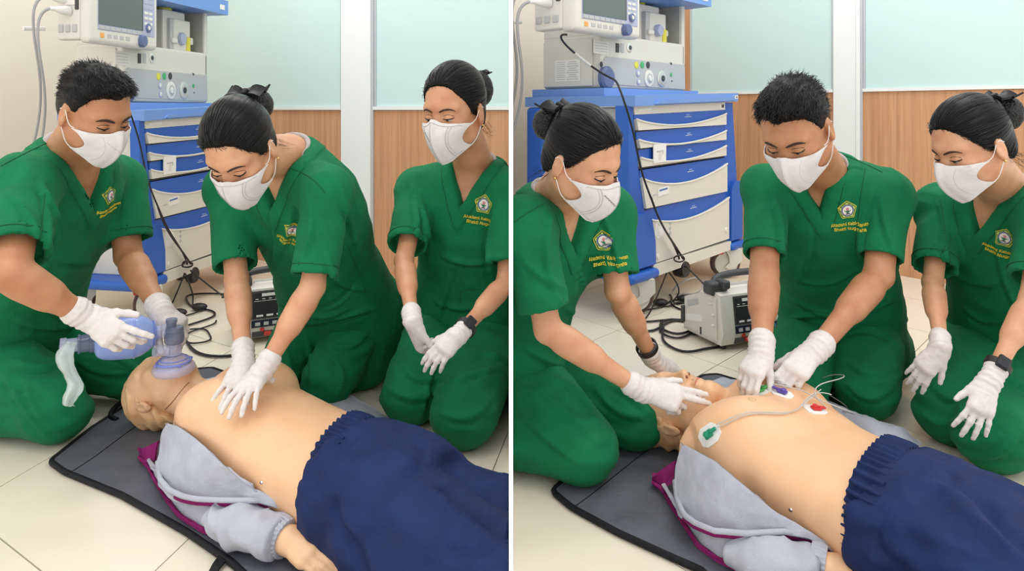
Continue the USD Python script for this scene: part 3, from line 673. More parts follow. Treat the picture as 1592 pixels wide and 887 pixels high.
    for sd in (-1, 1):
        j = 48 if sd > 0 else 0
        a_, b_ = gl[0, j], gl[-1, j]
        e1, e2 = w(sd * .083, -.010, .014), w(sd * .078, -.014, -.042)
        T.add('ear_loop', tube([a_ * .97 + gl[0, 24] * .03, (a_ + e1) / 2 + R[0] * sd * .004, e1, w(sd * .082, -.030, .006)], .0010, 6, 16), 'loop', parent=mp, smooth=True)
        T.add('ear_loop', tube([b_ * .97 + gl[-1, 24] * .03, (b_ + e2) / 2 + R[0] * sd * .004, e2, w(sd * .078, -.028, -.034)], .0010, 6, 16), 'loop', parent=mp, smooth=True)
    if woman:
        for sd in (-1, 1): T.add('earring', trimesh.Trimesh(*(lambda u: (u.vertices * .0032 + w(sd * .087, -.008, -.040), u.faces))(trimesh.creation.icosphere(2, 1.0)), process=False), 'gold', smooth=True)
    # gloves
    for nm, W, E_, sd in (('R', wR, eR, 1), ('L', wL, eL, -1)):
        h_ = q['hand' + nm]
        m, tips = hand(W, np.asarray(h_['K'], float), V(*h_['back']), sd, h_['curl'], h_.get('spread', .1), h_.get('thumb', (.7, .7, -.25, .35)), S * h_.get('s', q.get('hand', .8)), fore=E_, cuff=h_.get('cuff', .028), ar=.0285 * q.get('arm', .8) * S)
        T.add('glove', m, 'glove', smooth=True); SHOW[q['id'] + '_hand' + nm] = m
        if h_.get('watch'):
            d = nrm(E_ - W); c = W + d * h_['watch']; fn = nrm(V(*h_['face']) - d * (V(*h_['face']) @ d)); sdv = np.cross(d, fn); rr = h_.get('rr', .0325 * q.get('arm', .8) + .004) * S
            a = np.linspace(0, 2 * np.pi, 37); rg = [c + (fn * math.cos(t) * .92 + sdv * math.sin(t)) * rr for t in a]
            prof = []
            for t in a[:-1]:
                o = fn * math.cos(t) * .92 + sdv * math.sin(t)
                prof.append([c + o * rr + d * .0085, c + o * (rr + .0035) + d * .0072, c + o * (rr + .0035) - d * .0072, c + o * rr - d * .0085])
            prof = np.array(prof); m_ = skin(np.vstack([prof, prof[:1]]), False)
            wp = T.add('wristwatch', m_, 'watch_black')
            if h_.get('case', True):
                T.add('watch_case', frame(rbox((.026, .031, .010), .004), c + fn * (rr * .92 + .005), sdv, d, fn), 'watch_black', parent=wp)
                T.add('watch_face', frame(rbox((.021, .026, .003), .0014), c + fn * (rr * .92 + .0100), sdv, d, fn), 'watch_glass', parent=wp)
    # shoes
    for sh, k in (('shR', kR), ('shL', kL)):
        an = np.asarray(q[sh], float); d = nrm((an - k) * V(1, 1, 0)); f = Field()
        f.cone(an + d * .03, an + d * .15 + V(0, 0, -.012), .042, .036, .02); m = f.mesh(.007, 3, floor=.018)
        sp = T.add('shoe', m, 'shoe_black', smooth=True)
        f = Field(); f.cone(an * V(1, 1, 0) + d * .02 + V(0, 0, .012), an * V(1, 1, 0) + d * .155 + V(0, 0, .012), .044, .040, .02)
        def flat(p): return -(.022 - p[..., 2])
        f.add(lambda p: .024 - p[..., 2], an - .4, an + .4, .003, 's'); T.add('sole', f.mesh(.007, 2, floor=.002), 'shoe_white', smooth=40, parent=sp)
    q.update(T=T, top=top, tp=tp, sk=sk, r1=r1, up=up, fw1=fw1)
    return q
def face_dir(hc, yaw, pitch, roll=0):
    """head frame turned from the line of sight: yaw to the picture's right, pitch downward, roll clockwise"""
    a, b, c = (math.radians(x) for x in (yaw, pitch, roll)); ray = nrm(V(hc[0], hc[1], 0)); right = V(ray[1], -ray[0], 0); Z = V(0, 0, 1)
    fwd = (-ray * math.cos(a) + right * math.sin(a)) * math.cos(b) - Z * math.sin(b)
    rt = nrm(np.cross(fwd, Z)); upv = np.cross(rt, fwd)
    rt, upv = rt * math.cos(c) - upv * math.sin(c), upv * math.cos(c) + rt * math.sin(c)
    return np.array([rt, fwd, upv])
# ------------------------------------------------------------------ the six students, left bay then right bay
LMc = P(147, 175, 1.66)
s_ = dict(pel=P(12, 508, 1.98), neck=P(110, 240, 1.80), sR=P(40, 285, 1.66), kR=G(90, 640, .078), kL=G(210, 580, .078))
s_['sL'] = P(184, 280, 2.04); s_['eR'] = reach(s_['sR'], 16, 425, .28, False); s_['wR'] = P(134, 492, 1.58)
s_['eL'] = P(200, 398, 1.98); s_['wL'] = P(250, 483, 1.79)
PE = []
PE.append(dict(id='LM', hemk=0.92, leg=0.84, arm=0.86, hand=0.8, bay='L', woman=False, seed=1, S=1.06, skin='skin_tan', head=LMc, R=face_dir(LMc, 39, 28, 6), hs=.86, **s_,
    shR=s_['kR'] + V(-.40, .04, -.02), shL=s_['kL'] + V(-.40, .06, -.02), hipr=(.0, -1, 0),
    handR=dict(K=P(178, 521, 1.56), back=(-.1, -.9, .4), curl=[(8, 16, 14), (28, 45, 30), (38, 50, 30), (42, 50, 30)], spread=.14, thumb=(.55, .8, -.15, .15)),
    handL=dict(K=P(279, 505, 1.78), back=(.35, -.2, .9), curl=[(40, 45, 25), (40, 45, 25), (42, 48, 25), (45, 50, 25)], spread=.06, thumb=(.6, .7, -.5, .2)),
    label='man in green scrubs kneeling at the head end and squeezing a blue resuscitation bag'))
c = P(375, 234, 1.62)
s_ = dict(pel=P(528, 470, 2.16), neck=P(448, 242, 1.82), sR=P(356, 292, 1.95), sL=P(508, 298, 1.74), wR=G(379, 556, .27), wL=G(408, 577, .262), kR=G(428, 588, .078), kL=G(508, 596, .078))
s_['eR'] = P(368, 435, 1.80); s_['eL'] = P(486, 446, 1.66)
PE.append(dict(id='LW', floor=.0125, leg=0.8, arm=0.72, hand=0.72, bay='L', woman=True, seed=2, S=1.0, skin='skin_light', head=c, slw=.86, slL=.88, slR=.86, R=face_dir(c, -30, 42, 2), hs=.90, **s_,
    shR=s_['kR'] + V(.10, .36, -.02), shL=s_['kL'] + V(.105, .36, -.02),
    handR=dict(K=G(364, 597, .232), back=(0, -.25, 1), curl=(6, 8, 8), spread=.34, thumb=(.9, .4, -.2, .1)),
    handL=dict(K=G(386, 602, .250), back=(0, -.25, 1), curl=(16, 18, 12), spread=.24, thumb=(.35, .9, -.35, .3)), straysd=-1,
    label='woman in green scrubs leaning over with both gloved hands pressed on the bare chest'))
c = P(706, 174, 1.90)
s_ = dict(pel=P(726, 492, 2.18), neck=P(738, 258, 2.04), sR=P(650, 296, 2.06), sL=P(797, 300, 1.97), kR=G(640, 612, .078), kL=G(722, 645, .078))
s_['eR'] = reach(s_['sR'], 628, 405, .26, False); s_['wR'] = reach(s_['eR'], 641, 497, .23, False); s_['eL'] = reach(s_['sL'], 786, 440, .26, False); s_['wL'] = reach(s_['eL'], 712, 522, .24, False)
PE.append(dict(id='LS', hemk=0.9, leg=0.96, arm=0.62, hand=0.72, bay='L', woman=True, seed=3, S=1.0, skin='skin_mid', head=c, bun=(0, -.150, .040), bunr=(.046, .044, .056), bowp=(0, -.172, .085), bowk=.6, R=face_dir(c, -32, 12, 0), hs=.97, slw=.86, **s_,
    shR=s_['kR'] + V(.12, .38, -.02), shL=s_['kL'] + V(.072, .34, -.02),
    handR=dict(K=P(652, 536, 1.70), back=(-.5, -.5, .6), curl=[(30, 30, 20)] * 4, spread=.05, thumb=(.5, .8, -.3, .2)),
    handL=dict(K=P(689, 543, 1.645), back=(.05, -.6, .8), curl=[(14, 18, 12), (16, 18, 12), (18, 20, 12), (20, 22, 12)], spread=.08, thumb=(.6, .8, -.2, .2), watch=.035, face=(.4, -.6, .6), cuff=.028), straysd=-1,
    label='woman in green scrubs kneeling upright with clasped gloved hands and a dark smartwatch'))
c = P(906, 250, 1.52)
s_ = dict(pel=P(792, 545, 1.86), neck=P(862, 312, 1.68), sR=P(817, 352, 1.54), kR=G(905, 698, .078), kL=G(985, 650, .078), wR=P(997, 606, 1.545), wL=P(1014, 556, 1.82))
s_['sL'] = reach(s_['sR'], 946, 330, .30, True); s_['eR'] = P(852, 512, 1.51); s_['eL'] = P(960, 452, 1.68)
PE.append(dict(id='RW', floor=.0125, leg=0.9, arm=0.74, hand=0.8, bay='R', woman=True, seed=4, S=1.0, skin='skin_light', head=c, R=face_dir(c, 56, 26, 6), hs=.865, slw=.9, **s_,
    shR=s_['kR'] + V(-.38, .12, -.02), shL=s_['kL'] + V(-.38, .12, -.02), hipr=(.25, -1, 0), lineside=1,
    handR=dict(K=P(1054, 619, 1.540), back=(-.2, -.75, .6), curl=[(6, 6, 4), (8, 8, 4), (45, 60, 30), (50, 60, 30)], spread=.06, thumb=(.45, .9, -.2, .1)),
    handL=dict(K=P(1050, 574, 1.86), back=(.1, -.3, 1), curl=(15, 20, 15), spread=.1, thumb=(.5, .8, -.3, .2), watch=.046, rr=.0262, face=(-.2, -.8, .5), case=False, cuff=.024),
    label='woman in green scrubs supporting the head and feeling the neck with two fingers'))
c = P(1238, 203, 1.68)
s_ = dict(pel=P(1306, 488, 2.20), neck=P(1280, 268, 1.92), sR=P(1192, 292, 1.96), sL=P(1378, 303, 1.90), kR=G(1240, 602, .078), kL=G(1347, 607, .078), wR=P(1184, 545, 1.635), wL=P(1268, 545, 1.635))
s_['eR'] = reach(s_['sR'], 1188, 425, .27, False); s_['eL'] = P(1366, 428, 1.80)
PE.append(dict(id='RM', hemk=0.84, leg=0.86, arm=0.84, hand=0.76, bay='R', woman=False, seed=5, S=1.06, skin='skin_tan', head=c, v=.87, vx=.030, vw=.42, R=face_dir(c, -22, 36, 2), hs=.96, slw=.80, **s_,
    shR=s_['kR'] + V(.10, .38, -.02), shL=s_['kL'] + V(.12, .38, -.02),
    handR=dict(K=P(1167, 580, 1.595), back=(-.35, -.5, .8), curl=[(16, 24, 14), (22, 30, 18), (28, 36, 20), (34, 40, 20)], spread=.05, thumb=(.5, .8, -.5, .2)),
    handL=dict(K=P(1234, 578, 1.590), back=(.1, -.5, .85), curl=[(26, 34, 20), (34, 42, 24), (38, 46, 26), (42, 48, 26)], spread=.05, thumb=(.5, .8, -.4, .2)), straysd=-1,
    label='man in green scrubs kneeling behind and fixing electrodes on the chest with both hands'))
c = P(1510, 228, 1.68)
s_ = dict(pel=P(1580, 525, 1.98), neck=P(1562, 298, 1.82), sR=P(1462, 322, 1.98), sL=P(1626, 332, 1.70), kR=G(1478, 640, .078), kL=G(1545, 678, .078))
s_['eR'] = reach(s_['sR'], 1450, 440, .26, False); s_['wR'] = reach(s_['eR'], 1463, 537, .23, False); s_['eL'] = P(1604, 466, 1.60); s_['wL'] = reach(s_['eL'], 1540, 590, .24, False)
PE.append(dict(id='RS', hemk=0.84, leg=0.96, arm=0.6, hand=0.66, bay='R', woman=True, seed=6, S=1.0, skin='skin_light', head=c, vx=.015, R=face_dir(c, -48, 24, 0), hs=.885, slw=.84, **s_,
    shR=s_['kR'] + V(.34, .22, -.02), shL=s_['kL'] + V(.34, .22, -.02), straysd=-1,
    handR=dict(K=P(1436, 573, 1.655), back=(-.25, -.75, .6), curl=(16, 14, 10), spread=.12, thumb=(.5, .85, -.2, .1)),
    handL=dict(K=P(1523, 640, 1.475), back=(-.05, -.75, .65), curl=(14, 12, 8), spread=.20, thumb=(.5, .8, -.1, .1), watch=.04, face=(-.1, -.8, .55), cuff=.03),
    label='woman in green scrubs with gloved hands resting on her thighs and a black smartwatch'))
def strokes(*ls, w=.010, a=.010):
    out = []
    for l in ls:
        (x0, y0), (x1, y1) = l[0], l[-1]; n = math.hypot(x1 - x0, y1 - y0); ox, oy = -(y1 - y0) / n * 6, (x1 - x0) / n * 6
        if oy < 0: ox, oy = -ox, -oy
        out += [(l, w, a), ([(x + ox, y + oy) for x, y in l], w * .7, -a * .8)]
    return out
FO = {'LM': (strokes([(65, 280), (75, 350), (70, 420)], [(60, 290), (85, 330), (95, 370)], [(190, 290), (180, 330), (175, 370)], [(85, 400), (140, 405), (180, 395)], [(60, 470), (100, 490), (150, 480)], [(20, 490), (80, 510), (130, 500)], [(10, 300), (40, 330), (60, 370)]),
    strokes([(120, 560), (160, 580), (210, 575)], [(150, 545), (190, 560), (225, 590)], [(130, 600), (180, 610), (215, 600)], [(10, 590), (40, 640), (70, 675)], [(40, 600), (60, 645), (90, 670)], [(20, 560), (60, 570), (110, 560)])),
 'LW': (strokes([(455, 300), (450, 360), (430, 400)], [(530, 290), (545, 350), (560, 400)], [(440, 470), (480, 490), (540, 480)], [(460, 505), (520, 495), (580, 480)], [(420, 330), (430, 380), (420, 430)], [(480, 310), (485, 350), (470, 400)], [(510, 400), (530, 440), (570, 450)]) + strokes([(498, 478), (530, 463), (548, 440)], w=.006, a=-.006),
    strokes([(500, 530), (540, 540), (570, 520)], [(505, 550), (530, 580), (525, 610)], [(480, 540), (485, 580), (480, 620)], [(440, 540), (450, 580), (445, 610)])),
 'LS': (strokes([(650, 300), (665, 360), (670, 420)], [(770, 330), (760, 400), (770, 450)], [(690, 400), (740, 410), (780, 400)], [(680, 470), (720, 480), (760, 470)], [(640, 290), (650, 340), (645, 380)], [(700, 430), (690, 470), (680, 500)]),
    strokes([(620, 560), (650, 590), (700, 580)], [(600, 600), (640, 620), (690, 600)], [(690, 600), (740, 580), (780, 570)], [(680, 640), (730, 650), (770, 610)], [(720, 560), (760, 550), (790, 560)], [(670, 575), (662, 620), (655, 650)])),
 'RW': (strokes([(860, 330), (850, 400), (870, 470)], [(900, 420), (930, 470), (960, 440)], [(810, 400), (840, 430), (880, 450)], [(940, 340), (955, 390), (965, 430)], [(880, 480), (905, 500), (915, 540)], [(815, 540), (850, 560), (890, 575)]),
    strokes([(830, 600), (880, 640), (930, 690)], [(815, 650), (860, 690), (900, 720)], [(930, 610), (960, 640), (1000, 650)], [(950, 600), (985, 620), (1005, 640)], [(860, 590), (900, 610), (925, 650)])),
 'RM': (strokes([(1200, 300), (1215, 360), (1210, 430)], [(1360, 300), (1340, 350), (1335, 390)], [(1230, 430), (1280, 440), (1330, 420)], [(1370, 310), (1375, 350), (1390, 390)], [(1240, 470), (1300, 490), (1380, 470)], [(1260, 360), (1255, 400), (1240, 440)], [(1225, 500), (1260, 490), (1300, 500)]),
    strokes([(1215, 520), (1240, 540), (1270, 530)], [(1310, 520), (1350, 510), (1390, 530)], [(1315, 560), (1350, 580), (1395, 570)], [(1320, 600), (1350, 620), (1390, 600)], [(1225, 560), (1250, 590), (1265, 570)])),
 'RS': (strokes([(1460, 320), (1470, 380), (1465, 430)], [(1480, 420), (1520, 440), (1570, 430)], [(1500, 480), (1540, 500), (1580, 480)], [(1550, 380), (1560, 430), (1580, 480)]),
    strokes([(1430, 640), (1470, 660), (1500, 650)], [(1480, 680), (1530, 690), (1580, 650)], [(1490, 700), (1540, 710), (1590, 670)], [(1450, 600), (1480, 620), (1500, 610)], [(1530, 600), (1570, 590), (1592, 600)]))}
for q in PE:
    q['folds'], q['folds_low'] = FO[q['id']]
    q['seams'] = {'LM': [[(2, 258), (40, 238), (82, 218)], [(70, 300), (66, 340), (60, 380)]], 'LW': [[(452, 262), (490, 282), (505, 300)], [(498, 478), (530, 463), (548, 440)], [(540, 380), (560, 430), (572, 462)], [(440, 500), (500, 506), (575, 486)]],
        'LS': [[(755, 235), (775, 245), (790, 258)], [(716, 452), (745, 448)], [(716, 470), (716, 452)], [(690, 545), (740, 552), (790, 560)]], 'RW': [[(800, 345), (830, 325), (850, 315)]], 'RM': [[(1310, 240), (1345, 255), (1372, 268)], [(1345, 262), (1336, 320), (1330, 385)], [(1230, 470), (1300, 488), (1390, 470)]], 'RS': [[(1565, 275), (1580, 285), (1592, 290)], [(1462, 310), (1470, 360), (1478, 410)]]}[q['id']]
    if ONLY and q['id'] not in ONLY: continue
    person(q)
# ------------------------------------------------------------------ mats, manikins, jackets and what lies on them
def at2(o, k, pts): return [(o[0] + x / k, o[1] + y / k) for x, y in pts]
def resample(pts, n):
    p = np.array(pts, float); t = np.r_[0, np.cumsum(np.linalg.norm(np.diff(p, axis=0), axis=1))]
    return np.stack([np.interp(np.linspace(0, t[-1], n), t, p[:, i]) for i in range(p.shape[1])], 1)
def lay(pts, zs):                                   # pixels at given heights
    zs = np.broadcast_to(np.asarray(zs, float), (len(pts),)) if np.ndim(zs) == 0 or len(zs) == len(pts) else np.interp(np.linspace(0, 1, len(pts)), np.linspace(0, 1, len(zs)), zs)
    return np.array([G(x, y, z) for (x, y), z in zip(pts, zs)])
def strip(a, b, za, zb, th, n=24, mid=None, amp=.003, nv=12, seed=1):
    """a cloth between two edges given in pixels, with heights along them and a bulge between"""
    A, B = resample(a, n), resample(b, n); za, zb = (np.interp(np.linspace(0, 1, n), np.linspace(0, 1, len(np.atleast_1d(z))), np.atleast_1d(z)) for z in (za, zb))
    rows = []
    for k, t in enumerate((0, .25, .5, .75, 1)):
        z = za * (1 - t) + zb * t + (0 if mid is None else np.interp(np.linspace(0, 1, n), np.linspace(0, 1, len(mid)), mid) * (4 * t * (1 - t)))
        PA, PB = lay(A, za), lay(B, zb); q = PA * (1 - t) + PB * t; q[:, 2] = z; rows.append(q)
    return sheet(np.array(rows), th, nv, n * 2, amp, 22, seed)
DUM = {}
for q in (dict(bay='L', mat=[(78, 722), (140, 672), (205, 629), (305, 578), (330, 576), (352, 584), (470, 640), (640, 722), (796, 832), (900, 905), (700, 1200), (360, 880), (290, 832), (190, 775), (100, 738)],
           label='dark grey padded mat with black binding under the manikin receiving chest compressions',
           sec=[((302, 672, .10), (404, 590, .13)), ((325, 720, .08), (432, 592, .17)), ((395, 768, .08), (500, 618, .17)), ((470, 800, .08), (565, 645, .17))],
           head=(255, 604, .115), up=(-.86, .42, -.25), fwd=(-.28, .02, .95), axis=V(.81, -.58, 0), dlabel='bare-chested training manikin in navy trousers with a breathing mask on its face'),
          dict(bay='R', mat=[(858, 768), (910, 726), (1002, 661), (1060, 612), (1092, 588), (1115, 586), (1148, 596), (1262, 645), (1400, 712), (1600, 850), (1760, 1000), (1500, 1300), (1090, 892), (1051, 875), (960, 833), (889, 794)],
           label='dark grey padded mat with black binding under the manikin with electrodes',
           sec=[((1112, 724, .10), (1182, 606, .14)), ((1132, 756, .08), (1262, 612, .17)), ((1215, 808, .08), (1330, 650, .17)), ((1308, 850, .08), (1390, 682, .17))],
           head=(1051, 635, .112), up=(-.80, .56, -.10), fwd=(.05, -.22, .95), axis=V(.53, -.85, 0), dlabel='bare-chested training manikin in navy trousers with coloured electrodes on its chest')):
    bay, ax = q['bay'], q['axis']
    # mat
    poly = Polygon([tuple(G(x, y)[:2]) for x, y in q['mat']]).buffer(-.02).buffer(.02)
    T = Thing('exercise_mat', q['label'], 'mat', (poly.centroid.x, poly.centroid.y, 0), bay)
    ms = prism(poly.buffer(-.004), .010); ms.apply_translation((0, 0, .001)); T.add('pad', ms, 'mat_grey', smooth=30)
    c = np.array(poly.exterior.coords); t = np.r_[0, np.cumsum(np.linalg.norm(np.diff(c, axis=0), axis=1))]; u = np.linspace(0, t[-1], 260)
    edge = np.stack([np.interp(u, t, c[:, 0]), np.interp(u, t, c[:, 1]), np.full(260, .0078)], 1)
    T.add('edge_binding', tube(edge, .0068, 8), 'black_tape', smooth=True)
    if bay == 'L':
        fold = [lay([(104, 737), (160, 700), (215, 660), (262, 634)], .0112)]
        hnd = [((176, 652), (181, 636), (205, 618), (232, 612)), ]
        T.add('carry_handle', tube(lay([(182, 652), (172, 643), (186, 627), (214, 612), (226, 610)], [.012, .016, .02, .018, .012]), .0065, 8, 30), 'black_tape', smooth=True)
        T.add('strap', strip(at2((210, 640), 3.591, [(465, 800), (430, 850), (405, 900)]), at2((210, 640), 3.591, [(505, 830), (470, 870), (450, 910)]), [.012, .01, .004], [.012, .01, .004], .003, 8, None, 0, 6), 'black_tape')
    else: fold = [lay([(889, 790), (940, 752), (990, 712), (1022, 690)], .0112)]
    for f_ in fold: T.add('stitched_fold', tube(f_, .0012, 5, 20), 'black_tape')
    # manikin
    C, Rt, A, B = [], [], [], []
    for (nx, ny, nz), (fx, fy, fz) in q['sec']:
        a, b = G(nx, ny, nz), G(fx, fy, fz); C.append((a + b) / 2 * V(1, 1, 0) + V(0, 0, .105)); Rt.append(nrm((b - a) * V(1, 1, 0))); A.append(np.linalg.norm((b - a)[:2]) / 2); B.append(.098)
    C, Rt, A = np.array(C), np.array(Rt), np.array(A); B = np.array([.085, .100, .090, .090])
    C = np.vstack([C[0] - ax * .035 + V(0, 0, -.003), C, C[-1] + ax * .10, C[-1] + ax * .20]); Rt = np.vstack([Rt[0], Rt, Rt[-1], Rt[-1]]); A = np.r_[A[0] * .74, A, A[-1] * 1.02, A[-1] * 1.03]; B = np.r_[.062, B, .088, .085]
    C[:, 2] = B + .014
    up_ = [V(0, 0, 1)] * len(C)
    hc = G(*q['head']); up = nrm(V(*q['up'])); fwd = V(*q['fwd']); fwd = nrm(fwd - up * (fwd @ up)); R = np.array([np.cross(fwd, up), fwd, up]); hs = .92
    nb = C[0] + V(0, 0, .012) - ax * .01
    T = Thing('training_manikin', q['dlabel'], 'manikin', (C[3][0], C[3][1], 0), bay)
    f = Field(); head_shape(f, hc, R, hs, False, True)
    w = lambda *p: hc + (V(*p) * hs) @ R
    f.cone(w(0, -.012, -.055), nb, .054 * hs, .058, .02)
    f.loft(C, Rt, up_, A, B, .03, power=2.5)
    for m in (1, -1):                                        # pectorals, shoulder stumps
        f.ell(C[2] * .65 + C[1] * .35 + Rt[1] * m * A[1] * .5 + V(0, 0, .052), np.array([ax, Rt[1], V(0, 0, 1)]), (.085, .075, 0.0714), .04)
        f.cone(C[1] + Rt[1] * m * A[1] * .66, C[1] + Rt[1] * m * A[1] * .86 + ax * .05 - V(0, 0, .02), .058, .052, .04)
    body = f.mesh(.0058, 3, floor=.0125)
    T.add('body', body, 'dummy', smooth=True); SHOW['dummy' + bay] = body; DUM[bay] = body
    hf = Field(); hf.ell(w(0, -.016, .044), R, V(.081, .099, .093) * hs); hf.ell(w(0, -.045, -.012), R, V(.066, .062, .075) * hs, .02)
    HZ, HY = [-.14, -.09, -.05, -.02, 0, .05, .1, .16], [-.2, -.2, -.06, -.022, .004, .030, .056, .09]
    hf.add(lambda p: -(((p - hc) @ R.T / hs)[..., 1] - np.interp(((p - hc) @ R.T / hs)[..., 2], HZ, HY)) * hs, hc - .3, hc + .3, .006, 's')
    hm = hf.mesh(.004, 3, floor=.0125); v = np.array(hm.vertices); lo = (v - hc) @ R.T / hs
    v = v + np.array(hm.vertex_normals) * (np.sin(lo[:, 0] * 60 + lo[:, 2] * 150 + 5 * meshkit.noise(lo * 16, 4)) * .0034 + (meshkit.noise(lo * 60, 2) - .5) * .003)[:, None]
    T.add('moulded_hair', trimesh.Trimesh(v, hm.faces, process=False), 'dummy_hair', smooth=True)
    for line in ([[(256, 636), (270, 622), (286, 602), (294, 594)], [(257, 636), (268, 641), (273, 650)]] if bay == 'L' else []):
        p, n, ok = cast(body, smooth_line(np.array(line, float), 24))
        if ok.sum() > 5 and np.linalg.norm(np.diff(p[ok], axis=0), axis=1).max() < .03: T.add('neck_seam', tube(p[ok] + n[ok] * .0002, .0011, 5), 'dummy_dark', smooth=True)
    for m in (1, -1):
        p, n, ok = cast_dir(body, np.array([C[2] * .7 + C[1] * .3 + Rt[1] * m * A[1] * .5 + V(0, 0, .4)]), np.array([V(0, 0, -1)]))
        if ok[0]: T.add('nipple', lathe([(.0005, .002), (.006, .0012), (.009, 0), (.0085, -.003)], p[0], n[0], 16), 'dummy_hair', smooth=True)
    p, n, ok = cast(body, [at2((210, 640), 3.591, [(707, 393)])[0] if bay == 'L' else at2((1000, 670), 4.089, [(938, 498)])[0]])
    if ok[0]: T.add('side_screw', lathe([(.0003, .0025), (.003, .0022), (.004, 0), (.004, -.003)], p[0], n[0], 14), 'silver', smooth=True)
    if bay == 'R':
        lip = [w(x, y, z) for x, y, z in ((-.020, .2, -.0735), (-.010, .2, -.0745), (0, .2, -.0742), (.010, .2, -.0745), (.020, .2, -.0735))]
        p, n, ok = cast_dir(body, np.array(lip), np.repeat(-R[1][None], 5, 0)); T.add('lips', tube(p + R[1] * .0005, [.0008, .0022, .0024, .0022, .0008], 6, 16), 'dummy_lip', smooth=True)
        for m in (1, -1):
            e = np.array([w(m * x, .2, z) for x, z in ((.018, -.002), (.025, -.006), (.033, -.007), (.041, -.005), (.046, -.001))]); p, n, ok = cast_dir(body, e, np.repeat(-R[1][None], 5, 0))
            T.add('closed_eyelid', tube(p + R[1] * .0003, .0010, 5, 14), 'dummy_dark', smooth=True)
            T.add('nostril', lathe([(.0002, .001), (.0035, .0006), (.0038, -.002)], w(m * .009, .1035, -.0515), nrm(V(m * .2, .3, -1) @ R), 10), 'dummy_dark', smooth=True)
    # trousers with a gathered waistband
    wc, wr = C[-3], Rt[-3]; S0 = C[-3] + ax * .012
    f = Field(); f.loft([S0 + ax * .040, S0 + ax * .11, S0 + ax * .24], [wr] * 3, [V(0, 0, 1)] * 3, [A[-3] * 1.03, A[-3] * 1.06, A[-3] * 1.03], [.102, .106, .096], .03, power=2.4)
    for m, r0_, r1_ in ((-1, .102, .090), (1, .086, .074)):
        h0 = S0 + ax * .20 + wr * m * A[-3] * (.58 if m > 0 else .44); h1 = h0 + ax * .44 + wr * m * .050; h2 = h1 + ax * .40 + wr * m * .02
        for p_ in (h0, h1, h2): p_[2] = r0_ - .006
        h1[2] = r1_ - .002; h2[2] = .072; f.cone(h0, h1, r0_, r1_, .035); f.cone(h1, h2, r1_, .075, .02)
    tr = f.mesh(.0085, 3, floor=.0125); tr = wrinkle(tr, .011, (6, 6, 9), 21); tr = wrinkle(tr, .006, (15, 15, 15), 25)
    if bay == 'L': tr = crease(tr, [([(655, 735), (700, 765), (790, 835)], .016, -0.0238), ([(560, 690), (640, 720), (690, 770)], .012, 0.0102), ([(530, 760), (520, 800), (560, 850)], .012, -0.0119), ([(620, 680), (660, 700), (640, 730)], .010, -0.0102), ([(650, 740), (720, 800), (790, 860)], .012, 0.0136), ([(600, 790), (640, 830), (700, 880)], .016, 0.0102), ([(510, 820), (540, 850), (570, 887)], .012, -0.0119), ([(680, 850), (720, 860), (780, 840)], .010, -0.0102)])
    else: tr = crease(tr, [([(1500, 760), (1540, 790), (1590, 850)], .016, -0.0238), ([(1390, 745), (1470, 760), (1530, 800)], .012, 0.0102), ([(1370, 800), (1360, 840), (1400, 880)], .012, -0.0119), ([(1440, 720), (1480, 735), (1460, 760)], .010, -0.0102), ([(1480, 775), (1530, 820), (1590, 870)], .012, 0.0136), ([(1420, 820), (1480, 850), (1560, 880)], .016, 0.0102)])
    tp = T.add('trousers', tr, 'navy', smooth=True)
    a = np.linspace(0, 2 * np.pi, 241)[:-1]; rings = []
    for t, e in ((-.012, .985), (-.010, 1.03), (.004, 1.05), (.020, 1.055), (.036, 1.06), (.048, 1.045)):
        cz = V(0, 0, .012 + .098); cc = (S0 + ax * t) * V(1, 1, 0) + cz
        fl = 1 + .040 * np.cos(46 * a + 1.2 * np.sin(7 * a)) * (1 if t > -.011 else .3)
        x, z = np.cos(a), np.sin(a); k = (np.abs(x) ** 2.4 + np.abs(z) ** 2.4) ** (-1 / 2.4)
        rings.append(cc + wr * (x * k * fl * A[-3] * e)[:, None] + V(0, 0, 1) * (z * k * fl * .098 * e)[:, None])
    wb = skin(np.array(rings), True); wb.vertices[:, 2] = np.maximum(wb.vertices[:, 2], .0128); T.add('waistband', wb, 'navy', smooth=60, parent=tp, label='gathered elastic waistband')
    q.update(C=C, Rt=Rt, A=A, T=T)
    # jacket slipped off the shoulder
    if bay == 'L':
        k, o = 3.591, (210, 640)
        inner = [(180, 62), (250, 85), (330, 140), (400, 200), (500, 300), (600, 390), (720, 460), (830, 540), (955, 640)]
        outer = [(178, 66), (150, 110), (135, 190), (125, 290), (140, 385), (190, 445), (270, 482), (350, 497), (500, 503), (700, 505), (830, 548), (955, 642)]
        patch = [(25, 218), (80, 185), (132, 158)], [(18, 250), (60, 285), (110, 270)]
        under = [(75, 270), (130, 350), (160, 420), (220, 480), (320, 505), (500, 512), (700, 520)], [(75, 290), (110, 365), (165, 460), (250, 560), (380, 650), (540, 710), (740, 730)]
        mag = [(22, 258), (75, 300), (110, 375), (165, 470), (250, 570), (380, 655), (500, 665), (560, 715), (740, 745)], [(18, 262), (68, 320), (100, 385), (150, 470), (235, 590), (380, 680), (500, 715), (620, 785), (765, 790)]
        arm = [(425, 578), (520, 612), (620, 650), (735, 686), (800, 704)]; rr = [.016, .031, .038, .036, .033]; cuff = [(770, 668), (812, 690), (852, 706)]; W, K = (850, 712), (965, 775); hd = dict(K=K)
    else:
        k, o = 4.089, (1000, 670)
        inner = [(258, 82), (350, 130), (460, 190), (560, 270), (700, 390), (830, 500), (960, 580), (1080, 660), (1180, 730), (1285, 830)]
